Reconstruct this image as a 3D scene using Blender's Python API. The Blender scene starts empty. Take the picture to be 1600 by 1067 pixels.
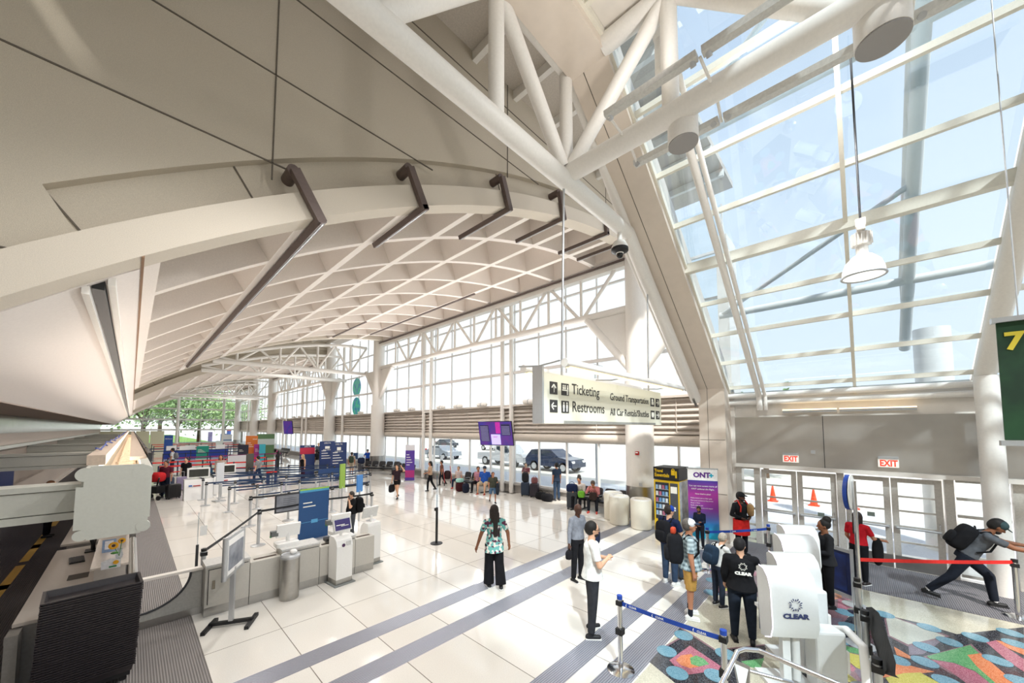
import bpy, bmesh, math, random
from mathutils import Vector, Matrix
R = math.radians
random.seed(7)
SC = bpy.context.scene
COL = SC.collection
# ------------------------------------------------------------------ camera
EYE = Vector((0, 0, 3.25)); YAW = 46.4; PIT = 3.4; FPX = 565.0; PY = 635.0
cd = bpy.data.cameras.new('camera'); CAM = bpy.data.objects.new('camera', cd); COL.objects.link(CAM)
CAM.location = EYE; CAM.rotation_euler = (R(90 + PIT), 0, R(-YAW))
cd.sensor_width = 36; cd.lens = 36 * FPX / 1600; cd.shift_y = (PY - 533.5) / 1600; cd.clip_end = 900; cd.clip_start = .05
SC.camera = CAM
# ------------------------------------------------------------------ sky, sun, exposure
W = bpy.data.worlds.new('sky'); SC.world = W; W.use_nodes = True
nt = W.node_tree; nt.nodes.clear()
tc = nt.nodes.new('ShaderNodeTexCoord'); sp = nt.nodes.new('ShaderNodeSeparateXYZ'); cr = nt.nodes.new('ShaderNodeValToRGB')
bg = nt.nodes.new('ShaderNodeBackground'); wo = nt.nodes.new('ShaderNodeOutputWorld')
nt.links.new(tc.outputs['Generated'], sp.inputs[0]); nt.links.new(sp.outputs['Z'], cr.inputs[0])
nt.links.new(cr.outputs[0], bg.inputs[0]); nt.links.new(bg.outputs[0], wo.inputs[0])
cr.color_ramp.elements[0].position = .0; cr.color_ramp.elements[0].color = (1, 1, 1, 1)
cr.color_ramp.elements[1].position = .75; cr.color_ramp.elements[1].color = (.66, .73, .84, 1)
e = cr.color_ramp.elements.new(.3); e.color = (.92, .95, 1, 1)
bg.inputs[1].default_value = .95
sd = bpy.data.lights.new('sun', 'SUN'); SUN = bpy.data.objects.new('sun', sd); COL.objects.link(SUN)
sd.energy = 3.7; sd.angle = R(2.2); sd.color = (1, .965, .9)
SUN.rotation_euler = Vector((.6, .6, -.9)).to_track_quat('-Z', 'Y').to_euler()
vs = SC.view_settings; vs.view_transform = 'Standard'; vs.look = 'None'; vs.gamma = 1; vs.exposure = .6
LAMPS = []
def lamp(loc, aim, watts, ang=150, col=(1, .975, .95), rad=.12):
    l = bpy.data.lights.new('lamp_and_fill_light', 'SPOT'); o = bpy.data.objects.new('lamp_and_fill_light', l); COL.objects.link(o); o.location = loc
    o.rotation_euler = (Vector(aim) - Vector(loc)).to_track_quat('-Z', 'Y').to_euler(); l.energy = watts * .74; l.spot_size = math.radians(ang); l.spot_blend = .6; l.color = col; l.shadow_soft_size = rad; LAMPS.append(o)
# the shelf spotlights along the louvers throw light up onto the vaults, added fill spots under the ribs brighten the floor
for _y in (9.6, 14.8, 18.6, 24, 30, 40, 46, 53, 62, 72): lamp((13.0, _y, 4.8), (5, _y, 8.6), 520, 160)
for _y in (8.5, 13, 18, 23.5, 31.5, 41, 50, 62, 74):
    lamp((2.0, _y, 6.1), (2.3, _y, 0), 260); lamp((8.9, _y, 8.9), (8.6, _y, 0), 420)
_l = bpy.data.lights.new('trough_light', 'AREA'); _o = bpy.data.objects.new('trough_light', _l); COL.objects.link(_o)
_l.shape = 'RECTANGLE'; _l.size = .22; _l.size_y = 64; _l.energy = 420; _l.color = (1, .9, .8); _o.location = (-.1, 40, 2.6); _o.rotation_euler = (math.pi, 0, 0)
for _p, _a, _w in (((4.35, 1.2, 7.9), (3.5, 5.5, 11), 60), ((5.8, .3, 7.9), (9, 1, 10), 120), ((4.35, .9, 7.5), (3.2, 5, 0), 420), ((5.5, .3, 7.5), (8, 1, 0), 420), ((1.5, 2.7, 6.9), (1.2, 5.5, 0), 300)): lamp(_p, _a, _w, 125)  # spots added around the entrance truss to brighten the near floor and ceiling
# ------------------------------------------------------------------ helpers
_F = Vector((math.sin(R(YAW)) * math.cos(R(PIT)), math.cos(R(YAW)) * math.cos(R(PIT)), math.sin(R(PIT))))
_R = Vector((math.cos(R(YAW)), -math.sin(R(YAW)), 0)); _U = _R.cross(_F)
def at(x, y, **k):
    """the point of the place seen at photo pixel (x, y) on the plane X=, Y= or Z="""
    d = _F * FPX + _R * (x - 800) - _U * (y - PY); a, v = list(k.items())[0]; i = 'XYZ'.index(a)
    return EYE + d * ((v - EYE[i]) / d[i])
def G(x, y): return at(x, y, Z=0)
def zat(p, py):
    """height above floor point p of whatever appears at photo row py"""
    lo, hi = -2., 14.
    for _ in range(40):
        m = (lo + hi) / 2; q = Vector((p[0], p[1], m)) - EYE; yy = PY - FPX * q.dot(_U) / q.dot(_F)
        if yy > py: lo = m
        else: hi = m
    return lo
def rgb(c):
    if isinstance(c, str): c = tuple(int(c[i:i + 2], 16) / 255 for i in (0, 2, 4))
    return tuple((v / 12.92 if v <= .04045 else ((v + .055) / 1.055) ** 2.4) for v in c)
MATS = {}
def mat(key, c='cccccc', rough=.6, metal=0, emit=0, noise=.06, scale=30, c2=None, spec=.5, coat=0, bump=0):
    """a procedural material: base colour with a fine mottling of its own"""
    if key in MATS: return MATS[key]
    m = bpy.data.materials.new(key); m.use_nodes = True; t = m.node_tree; b = t.nodes['Principled BSDF']
    col = rgb(c); b.inputs['Roughness'].default_value = rough; b.inputs['Metallic'].default_value = metal
    b.inputs['Specular IOR Level'].default_value = spec; b.inputs['Coat Weight'].default_value = coat
    if noise or c2:
        n = t.nodes.new('ShaderNodeTexNoise'); n.inputs['Scale'].default_value = scale; n.inputs['Detail'].default_value = 3
        tx = t.nodes.new('ShaderNodeTexCoord'); t.links.new(tx.outputs['Object'], n.inputs['Vector'])
        rp = t.nodes.new('ShaderNodeValToRGB'); t.links.new(n.outputs[0], rp.inputs[0])
        d = rgb(c2) if c2 else tuple(v * (1 - 2 * noise) for v in col)
        rp.color_ramp.elements[0].position = .35; rp.color_ramp.elements[1].position = .65
        rp.color_ramp.elements[0].color = (*d, 1); rp.color_ramp.elements[1].color = (*col, 1)
        t.links.new(rp.outputs[0], b.inputs['Base Color'])
        if bump:
            bp = t.nodes.new('ShaderNodeBump'); bp.inputs['Strength'].default_value = bump; bp.inputs['Distance'].default_value = .01
            t.links.new(n.outputs[0], bp.inputs['Height']); t.links.new(bp.outputs[0], b.inputs['Normal'])
    else: b.inputs['Base Color'].default_value = (*col, 1)
    if emit:
        b.inputs['Emission Color'].default_value = (*col, 1); b.inputs['Emission Strength'].default_value = emit
    MATS[key] = m; return m
def glass(key, tint=(.9, .95, .95), gloss=.08, rough=0.0):
    if key in MATS: return MATS[key]
    m = bpy.data.materials.new(key); m.use_nodes = True; t = m.node_tree; t.nodes.clear()
    a = t.nodes.new('ShaderNodeBsdfTransparent'); a.inputs[0].default_value = (*tint, 1)
    g = t.nodes.new('ShaderNodeBsdfGlossy'); g.inputs['Roughness'].default_value = rough
    x = t.nodes.new('ShaderNodeMixShader'); x.inputs[0].default_value = gloss; o = t.nodes.new('ShaderNodeOutputMaterial')
    t.links.new(a.outputs[0], x.inputs[1]); t.links.new(g.outputs[0], x.inputs[2]); t.links.new(x.outputs[0], o.inputs[0])
    MATS[key] = m; return m
class MB:
    def __init__(s): s.b = bmesh.new()
    def box(s, c, d, rz=0, rot=None):
        r = bmesh.ops.create_cube(s.b, size=1)
        M = Matrix.Translation(c) @ (rot.to_4x4() if rot else Matrix.Rotation(R(rz), 4, 'Z')) @ Matrix.Diagonal((*d, 1))
        bmesh.ops.transform(s.b, matrix=M, verts=r['verts']); return s
    def bb(s, x0, x1, y0, y1, z0, z1): return s.box(((x0 + x1) / 2, (y0 + y1) / 2, (z0 + z1) / 2), (x1 - x0, y1 - y0, z1 - z0))
    def cyl(s, p0, p1, r0, r1=None, n=16, caps=True):
        p0 = Vector(p0); p1 = Vector(p1); r1 = r0 if r1 is None else r1; d = p1 - p0; L = d.length
        if L < 1e-6: return s
        q = bmesh.ops.create_cone(s.b, cap_ends=caps, segments=n, radius1=r0, radius2=r1, depth=L)
        M = Matrix.Translation((p0 + p1) / 2) @ d.to_track_quat('Z', 'Y').to_matrix().to_4x4()
        bmesh.ops.transform(s.b, matrix=M, verts=q['verts']); return s
    def bar(s, p0, p1, w, h):
        p0 = Vector(p0); p1 = Vector(p1); d = p1 - p0
        if abs(d.normalized().z) > .999: rot = Matrix.Identity(3)
        else:
            y = d.normalized(); x = y.cross(Vector((0, 0, 1))).normalized(); z = x.cross(y); rot = Matrix((x, y, z)).transposed()
            return s.box((p0 + p1) / 2, (w, d.length, h), rot=rot)
        return s.box((p0 + p1) / 2, (w, h, d.length))
    def tube(s, pts, r, n=10):
        pts = [Vector(p) for p in pts]
        for a, b in zip(pts, pts[1:]): s.cyl(a, b, r, n=n)
        for p in pts[1:-1]: s.ball(p, r, 8)
        return s
    def ball(s, c, r, n=12, sc=(1, 1, 1), rot=None):
        q = bmesh.ops.create_uvsphere(s.b, u_segments=n, v_segments=max(6, n * 2 // 3), radius=r)
        M = Matrix.Translation(c) @ (rot.to_4x4() if rot else Matrix.Identity(4)) @ Matrix.Diagonal((*sc, 1))
        bmesh.ops.transform(s.b, matrix=M, verts=q['verts']); return s
    def cap(s, p0, r0, p1, r1, flat=None, n=14):
        """tapered limb with round ends; flat = (sx, sy, sz) world scaling about its middle"""
        p0 = Vector(p0); p1 = Vector(p1); s0 = len(s.b.verts)
        s.cyl(p0, p1, r0, r1, n=n); s.ball(p0, r0, n); s.ball(p1, r1, n)
        if flat:
            s.b.verts.ensure_lookup_table(); c = (p0 + p1) / 2
            M = Matrix.Translation(c) @ Matrix.Diagonal((*flat, 1)) @ Matrix.Translation(-c)
            bmesh.ops.transform(s.b, matrix=M, verts=s.b.verts[s0:])
        return s
    def loft(s, rings, caps=True):
        vs = [[s.b.verts.new(p) for p in r] for r in rings]; n = len(rings[0])
        for a, b in zip(vs, vs[1:]):
            for i in range(n): s.b.faces.new((a[i], a[(i + 1) % n], b[(i + 1) % n], b[i]))
        if caps: s.b.faces.new(list(reversed(vs[0]))); s.b.faces.new(vs[-1])
        return s
    def eloft(s, secs, n=20):
        """elliptical sections (centre, rx, ry[, axisX, axisY])"""
        rings = []
        for q in secs:
            c = Vector(q[0]); ax = Vector(q[3]) if len(q) > 3 else Vector((1, 0, 0)); ay = Vector(q[4]) if len(q) > 4 else Vector((0, 1, 0))
            rings.append([c + ax * (q[1] * math.cos(2 * math.pi * i / n)) + ay * (q[2] * math.sin(2 * math.pi * i / n)) for i in range(n)])
        return s.loft(rings)
    def prism(s, pts, v):
        v = Vector(v); pts = [Vector(p) for p in pts]; n = len(pts)
        a = [s.b.verts.new(p) for p in pts]; b = [s.b.verts.new(p + v) for p in pts]
        s.b.faces.new(a); s.b.faces.new(list(reversed(b)))
        for i in range(n): s.b.faces.new((a[(i + 1) % n], a[i], b[i], b[(i + 1) % n]))
        return s
    def lathe(s, prof, c=(0, 0, 0), n=24):
        c = Vector(c); rings = [[c + Vector((r * math.cos(2 * math.pi * i / n), r * math.sin(2 * math.pi * i / n), z)) for i in range(n)] for r, z in prof]
        return s.loft(rings)
    def sup(s, c, d, e=.45, n=16, rot=None):
        """rounded soft box (superellipsoid)"""
        f = lambda v, p: math.copysign(abs(v) ** p, v)
        rings = []; M = rot if rot else Matrix.Identity(3); c = Vector(c)
        for j in range(n // 2 + 1):
            ph = -math.pi / 2 + math.pi * j / (n // 2); ph = max(-1.5, min(1.5, ph)); ring = []
            for i in range(n):
                th = 2 * math.pi * i / n
                ring.append(c + M @ Vector((d[0] / 2 * f(math.cos(ph), e) * f(math.cos(th), e), d[1] / 2 * f(math.cos(ph), e) * f(math.sin(th), e), d[2] / 2 * f(math.sin(ph), e))))
            rings.append(ring)
        return s.loft(rings)
    def torus(s, c, Rr, r, axis='Z', n=24, m=8, arc=1.0, a0=0):
        c = Vector(c); rings = []
        for i in range(int(n * arc) + 1):
            a = a0 + 2 * math.pi * i / n; ring = []
            for j in range(m):
                b = 2 * math.pi * j / m; q = (Rr + r * math.cos(b)) * math.cos(a), (Rr + r * math.cos(b)) * math.sin(a), r * math.sin(b)
                ring.append(c + Vector({'Z': q, 'X': (q[2], q[0], q[1]), 'Y': (q[0], q[2], q[1])}[axis]))
            rings.append(ring)
        return s.loft(rings)
    def build(s, name, m, parent=None, world=False, smooth=False, bevel=0):
        if bevel:
            bmesh.ops.bevel(s.b, geom=[e for e in s.b.edges if len(e.link_faces) == 2 and e.calc_face_angle(0) > .6], offset=bevel, segments=2, affect='EDGES', profile=.5)
        bmesh.ops.recalc_face_normals(s.b, faces=s.b.faces)
        me = bpy.data.meshes.new(name); s.b.to_mesh(me); s.b.free()
        if world and parent: me.transform((Matrix.Translation(parent.location) @ parent.rotation_euler.to_matrix().to_4x4()).inverted())
        if smooth: me.shade_smooth() if hasattr(me, 'shade_smooth') else None
        for mm in (m if isinstance(m, list) else [m]): me.materials.append(mm)
        o = bpy.data.objects.new(name, me); COL.objects.link(o)
        if smooth:
            try: me.set_sharp_from_angle(angle=R(40))
            except Exception: pass
        if parent: o.parent = parent
        return o
def tag(o, label=None, cat=None, group=None, kind=None):
    if label: o['label'] = label
    if cat: o['category'] = cat
    if group: o['group'] = group
    if kind: o['kind'] = kind
    return o
def thing(name, label, cat, loc=(0, 0, 0), rz=0, group=None):
    o = bpy.data.objects.new(name, None); COL.objects.link(o); o.location = loc; o.rotation_euler = (0, 0, R(rz)); o.empty_display_size = .1
    return tag(o, label, cat, group)
def copy_tree(o, parent=None):
    c = o.copy(); COL.objects.link(c); c.parent = parent
    for ch in [q for q in COL.objects if q.parent == o]: copy_tree(ch, c)
    return c
def clone(o, loc, rz=None, label=None, group=None):
    c = copy_tree(o); c.location = loc
    if rz is not None: c.rotation_euler = (0, 0, R(rz))
    if label: c['label'] = label
    if group: c['group'] = group
    return c
def struct(mb, name, m, smooth=False):
    o = mb.build(name, m, smooth=smooth); o['kind'] = 'structure'; return o
def text(s, size, p, ax, ay, m, parent=None, name='lettering', align='LEFT', sx=1, ext=.002, world=True, bold=0):
    """lettering as mesh: baseline start p, reading direction ax, up ay"""
    cu = bpy.data.curves.new('t', 'FONT'); cu.body = s; cu.size = size; cu.extrude = ext; cu.align_x = align; cu.resolution_u = 2; cu.offset = bold
    o = bpy.data.objects.new('t', cu); COL.objects.link(o)
    dg = bpy.context.evaluated_depsgraph_get(); me = bpy.data.meshes.new_from_object(o.evaluated_get(dg))
    bpy.data.objects.remove(o); bpy.data.curves.remove(cu)
    ax = Vector(ax).normalized(); ay = Vector(ay).normalized(); az = ax.cross(ay)
    M = Matrix(((ax.x * sx, ay.x, az.x, p[0]), (ax.y * sx, ay.y, az.y, p[1]), (ax.z * sx, ay.z, az.z, p[2]), (0, 0, 0, 1)))
    me.transform(M)
    if parent and world: me.transform((Matrix.Translation(parent.location) @ parent.rotation_euler.to_matrix().to_4x4()).inverted())
    me.materials.clear(); me.materials.append(m)
    q = bpy.data.objects.new(name, me); COL.objects.link(q)
    if parent: q.parent = parent
    return q
# ------------------------------------------------------------------ materials
WHITE = mat('white_paint', 'eeeae4', .45, noise=.02)
CREAM = mat('cream_panel', 'e8e1d8', .6, noise=.03, scale=4)
BEIGE = mat('beige_plaster', 'd9cfc0', .85, noise=.05, scale=120, bump=.15)
TAUPE = mat('sprayed_plaster', 'c9bfae', .95, noise=.07, scale=160, bump=.25)
STEEL = mat('brushed_steel', 'b4b2ae', .33, 1, noise=.04, scale=12)
CHROME = mat('polished_steel', 'd8d8da', .15, 1, noise=0)
ALU = mat('silver_aluminium', 'c4c6c8', .35, .6, noise=.02)
BRONZE = mat('bronze_channel', '6b5d58', .5, .3)
BLACK = mat('black_plastic', '161618', .5)
DARK = mat('dark_grey_plastic', '3a3b3e', .5)
RUBBER = mat('black_rubber', '1d1c1e', .8)
OFFW = mat('gloss_white_plastic', 'f2f1ee', .25, noise=.01)
GREYP = mat('grey_laminate', 'cfcac1', .45, noise=.02)
REDB = mat('red_webbing', 'e0261f', .7)
BLUEB = mat('blue_webbing', '1c46a8', .7)
NAVYB = mat('navy_webbing', '1d3557', .7)
BLACKB = mat('black_webbing', '1e2024', .7)
# ================================================================== the setting
def floor_mat():
    m = bpy.data.materials.new('polished_terrazzo_tiles'); m.use_nodes = True; t = m.node_tree; b = t.nodes['Principled BSDF']
    tx = t.nodes.new('ShaderNodeTexCoord'); mp = t.nodes.new('ShaderNodeMapping'); t.links.new(tx.outputs['Object'], mp.inputs[0])
    mp.inputs['Location'].default_value = (-.85, -6.9, 0)
    br = t.nodes.new('ShaderNodeTexBrick'); br.offset = 0; br.inputs['Scale'].default_value = 1
    br.inputs['Mortar Size'].default_value = .006; br.inputs['Mortar Smooth'].default_value = 0; br.inputs['Brick Width'].default_value = .968; br.inputs['Row Height'].default_value = 1.9
    br.inputs['Color1'].default_value = (*rgb('ece8e0'), 1); br.inputs['Color2'].default_value = (*rgb('e7e2d9'), 1); br.inputs['Mortar'].default_value = (*rgb('857d74'), 1)
    t.links.new(mp.outputs[0], br.inputs['Vector'])
    n = t.nodes.new('ShaderNodeTexNoise'); n.inputs['Scale'].default_value = 90; n.inputs['Detail'].default_value = 4; t.links.new(tx.outputs['Object'], n.inputs['Vector'])
    r = t.nodes.new('ShaderNodeValToRGB'); r.color_ramp.elements[0].position = .3; r.color_ramp.elements[0].color = (.82, .8, .78, 1); r.color_ramp.elements[1].position = .6; r.color_ramp.elements[1].color = (1, 1, 1, 1)
    t.links.new(n.outputs[0], r.inputs[0]); mx = t.nodes.new('ShaderNodeMix'); mx.data_type = 'RGBA'; mx.blend_type = 'MULTIPLY'; mx.inputs[0].default_value = .6
    t.links.new(br.outputs[0], mx.inputs[6]); t.links.new(r.outputs[0], mx.inputs[7]); t.links.new(mx.outputs[2], b.inputs['Base Color'])
    b.inputs['Roughness'].default_value = .07; b.inputs['Specular IOR Level'].default_value = .75
    return m
def speck(key, c, c2, rough=.12, scale=150, lo=.44, hi=.56):
    if key in MATS: return MATS[key]
    m = bpy.data.materials.new(key); m.use_nodes = True; t = m.node_tree; b = t.nodes['Principled BSDF']
    tx = t.nodes.new('ShaderNodeTexCoord'); v = t.nodes.new('ShaderNodeTexVoronoi'); v.inputs['Scale'].default_value = scale
    t.links.new(tx.outputs['Object'], v.inputs['Vector']); s = t.nodes.new('ShaderNodeSeparateColor'); t.links.new(v.outputs['Color'], s.inputs[0])
    r = t.nodes.new('ShaderNodeValToRGB'); r.color_ramp.elements[0].position = lo; r.color_ramp.elements[1].position = hi
    r.color_ramp.elements[0].color = (*rgb(c), 1); r.color_ramp.elements[1].color = (*rgb(c2), 1)
    t.links.new(s.outputs[0], r.inputs[0]); t.links.new(r.outputs[0], b.inputs['Base Color']); b.inputs['Roughness'].default_value = rough
    MATS[key] = m; return m
def grille_mat(key, c, c2, axis, per, rough=.35, metal=.5):
    m = bpy.data.materials.new(key); m.use_nodes = True; t = m.node_tree; b = t.nodes['Principled BSDF']
    tx = t.nodes.new('ShaderNodeTexCoord'); w = t.nodes.new('ShaderNodeTexWave'); w.bands_direction = axis; w.inputs['Scale'].default_value = .314 / per * 1.0; w.wave_profile = 'SIN'
    t.links.new(tx.outputs['Object'], w.inputs['Vector']); r = t.nodes.new('ShaderNodeValToRGB'); r.color_ramp.elements[0].position = .35; r.color_ramp.elements[1].position = .6
    r.color_ramp.elements[0].color = (*rgb(c2), 1); r.color_ramp.elements[1].color = (*rgb(c), 1)
    t.links.new(w.outputs[0], r.inputs[0]); t.links.new(r.outputs[0], b.inputs['Base Color']); b.inputs['Roughness'].default_value = rough; b.inputs['Metallic'].default_value = metal
    bp = t.nodes.new('ShaderNodeBump'); bp.inputs['Strength'].default_value = .6; bp.inputs['Distance'].default_value = .01; t.links.new(w.outputs[0], bp.inputs['Height']); t.links.new(bp.outputs[0], b.inputs['Normal'])
    return m
struct(MB().bb(-6, 13.85, -8, 82, -.2, 0), 'floor', floor_mat())
GRX = grille_mat('steel_floor_grille', 'b0b2bc', '8a8c97', 'Y', .03)
GRY = grille_mat('ribbed_grey_carpet_strip', '8f8986', '75706d', 'X', .028, .8, 0)
struct(MB().bb(.86, 13.3, 5.54, 5.90, 0, .004), 'trim_1', GRX)
struct(MB().bb(.86, 13.3, 4.66, 5.02, 0, .004), 'trim_2', GRX)
struct(MB().bb(.86, 13.0, 2.84, 3.16, 0, .004), 'trim_3', GRX)
struct(MB().bb(.86, 11.2, 2.22, 2.60, 0, .004), 'trim_4', GRX)
struct(MB().bb(.02, .85, 4, 80, 0, .006), 'trim_5', GRY)
struct(MB().bb(-2.9, .02, 4, 80, 0, .005), 'trim_6', grille_mat('dark_ribbed_work_mat', '4a4546', '393536', 'X', .028, .8, 0))
YEL = mat('yellow_floor_tape', 'c9a24a', .7)
mb = MB()
for y in (11, 12.55, 14.8, 16.2, 19.4, 24, 30): mb.bb(-1.74, -1.6, y, y + (1.9 if y < 20 else 3), .005, .008)
struct(mb, 'trim_7', YEL)
struct(MB().bb(10.3, 12.35, -8, 2.6, 0, .006), 'trim_8', grille_mat('entrance_mat', '77757a', '5c5b60', 'Y', .03, .7, 0))
# --- artwork of coloured terrazzo set into the floor (pixels below are only read off to find the floor points)
def inlay(polys, name, m, z):
    mb = MB()
    for P in polys: mb.prism([Vector((*G(*p).xy, 0)) for p in P], (0, 0, z))
    return struct(mb, name, m)
A = lambda L: [(920 + x * .2, 880 + y * .2) for x, y in L]
B = lambda L: [(1250 + x * .21875, 840 + y * .21875) for x, y in L]
Cc = lambda L: [(960 + x * .2, 720 + y * .2) for x, y in L]
mb = MB(); mb.bb(2.4, 10.3, -8, 2.2, 0, .0015); struct(mb, 'trim_9', speck('cream_terrazzo', 'c6c1ae', 'aeaa99'))
inlay([A([(625, 520), (670, 478), (985, 680), (1390, 640), (1360, 760), (1200, 770), (1160, 1100), (900, 1120), (440, 745), (700, 590)]),
       B([(150, 700), (300, 600), (345, 570), (410, 530), (640, 560), (860, 610), (1120, 690), (1600, 640), (1600, 1200), (-60, 1200), (-60, 760)]),
       Cc([(690, 1000), (900, 940), (930, 1065), (760, 1040)])], 'trim_10', speck('black_terrazzo', '2c2c31', '62656b', lo=.62, hi=.9), .0025)
inlay([A([(612, 518), (700, 585), (430, 742), (445, 752), (712, 592), (625, 516)]), A([(665, 476), (680, 474), (990, 674), (1390, 632), (1390, 642), (985, 684)]), B([(600, 580), (640, 555), (1075, 705), (770, 778), (630, 705)]),
       B([(880, 850), (1225, 760), (1300, 830), (1560, 1060), (1300, 1060), (1070, 970)]), B([(70, 330), (330, 372), (400, 470), (330, 590), (200, 690), (70, 650)]), B([(230, 765), (265, 750), (450, 800), (480, 960), (480, 1200), (200, 1200)]),
       Cc([(810, 855), (1130, 850), (1130, 1065), (930, 1045), (690, 995)])], 'trim_11', speck('mauve_terrazzo', '76585f', '8f757b'), .0035)
inlay([B([(615, 580), (645, 562), (1040, 705), (772, 764), (640, 700)])], 'trim_12', speck('grey_terrazzo', 'c2c0b2', 'aeb0a6'), .0045)
inlay([B([(90, 560), (310, 580), (195, 672), (80, 640)]), B([(775, 778), (1050, 712), (880, 835), (780, 840)]), B([(260, 900), (420, 1030), (430, 1200), (230, 1200)]), B([(370, 920), (440, 900), (470, 990), (430, 1010)])], 'trim_13', speck('purple_grey_terrazzo', '6a5f6c', '857a84'), .005)
inlay([A([(790, 645), (1045, 815), (1040, 832), (780, 872), (680, 815), (630, 760)]), B([(935, 872), (1100, 900), (1250, 960), (1370, 1050), (1200, 1050), (1080, 960)]), B([(1330, 750), (1400, 735), (1600, 870), (1600, 960), (1480, 880)]),
       B([(250, 825), (330, 880), (400, 940), (380, 960), (260, 900)]), B([(270, 430), (350, 440), (390, 480), (330, 560), (270, 500)]), Cc([(820, 860), (1110, 870), (1110, 900), (850, 900)])], 'trim_14', speck('pink_terrazzo', '965466', 'b57c89'), .0055)
inlay([A([(680, 760), (720, 722), (800, 712), (840, 760), (862, 812), (790, 822), (720, 800)]), B([(1195, 840), (1230, 820), (1290, 830), (1545, 1045), (1400, 1045), (1260, 920)]), B([(1400, 735), (1490, 750), (1600, 800), (1600, 840), (1480, 790)]),
       B([(680, 890), (960, 960), (740, 985), (590, 1000)]), B([(670, 780), (850, 885), (690, 840)]), B([(85, 480), (170, 490), (180, 510), (90, 505)]), B([(220, 360), (285, 380), (300, 430), (240, 445)])], 'trim_15', speck('orange_terrazzo', 'bd6a45', 'd08e68'), .0065)
inlay([A([(790, 742), (840, 724), (900, 750), (940, 792), (860, 810), (800, 792)]), B([(905, 850), (1215, 770), (1280, 830), (1195, 840), (1260, 920), (1400, 1045), (1360, 1045), (1250, 955), (1100, 895), (930, 868)]),
       B([(262, 762), (440, 800), (450, 840), (350, 820)]), A([(1190, 770), (1370, 745), (1340, 830), (1260, 810)]), B([(75, 390), (150, 370), (150, 420), (90, 430)])], 'trim_16', speck('green_terrazzo', '4a8557', '74a676'), .0075)
inlay([B([(255, 770), (345, 825), (450, 850), (475, 960), (400, 930), (330, 870), (250, 820)]), B([(250, 905), (420, 1035), (300, 1035), (250, 980)]), B([(610, 1005), (740, 972), (860, 967), (1000, 1045), (640, 1045)]),
       Cc([(790, 960), (830, 925), (910, 912), (930, 1010), (850, 1020)])], 'trim_17', speck('yellow_terrazzo', 'a29b43', 'bab264'), .0085)
mb = MB()
for x, y in A([(740, 565), (608, 690), (690, 860), (990, 880), (1070, 710)]) + B([(920, 645), (1065, 745), (1250, 712), (900, 785), (890, 890), (1410, 880), (350, 635), (300, 735), (600, 550), (690, 875), (1500, 680), (1540, 760), (320, 535), (1050, 1030), (1580, 1030)]) + Cc([(755, 1030), (770, 935)]):
    p = G(x, y); mb.cyl((p.x, p.y, 0), (p.x, p.y, .0095), .135, n=28)
struct(mb, 'trim_18', speck('blue_terrazzo', '5f8798', '7ca2b1'))

# --- barrel vaults with deep coffers
VR, VX, VZ = 23.6, 14.2, -13.7
def arc(x, off=0):
    """the point of the vault curve above x, moved outward by off"""
    z = VZ + math.sqrt(VR * VR - (x - VX) ** 2); n = Vector((x - VX, 0, z - VZ)).normalized(); return Vector((x, 0, z)) + n * off
def xs(a, b, n): return [a + (b - a) * i / n for i in range(n + 1)]
RIBX = [.1, 1.68, 3.36, 5.05, 6.95, 9.0, 11.05, 12.95]
def arcband(mb, x0, x1, y0, y1, o0, o1, n=40):
    rings = []
    for x in xs(x0, x1, n):
        a = arc(x, o0); b = arc(x, o1); rings.append([Vector((a.x, y0, a.z)), Vector((a.x, y1, a.z)), Vector((b.x, y1, b.z)), Vector((b.x, y0, b.z))])
    return mb.loft(rings)
BAYS = [(5.65, 26.1), (36.6, 57.0), (67.6, 80.4)]
COFFER = mat('coffer_plaster', 'eee5dd', .9, noise=.03, scale=60)
for bi, (y0, y1) in enumerate(BAYS):
    y0 += .42; y1 -= .42
    mb = MB()
    arcband(mb, -1.6, 13.1, y0, y1, .98, 1.1)                    # shell above the coffers
    arcband(mb, -1.6, .16, y0, y1, .004, .5, 6)                    # plain springing strip
    for x in RIBX[1:]:
        w = .11; a = arc(x - w); b = arc(x + w); a2 = arc(x - w * 1.2, 1.0); b2 = arc(x + w * 1.2, 1.0)
        mb.loft([[Vector((p.x, y, p.z)) for p in (a, b, b2, a2)] for y in (y0, y1)])
    y = y0 + 1.53
    while y < y1 - .5:
        arcband(mb, .1, 13.05, y - .095, y + .095, .003, .99, 44); y += 2.09
    struct(mb, 'ceiling', COFFER)
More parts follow.
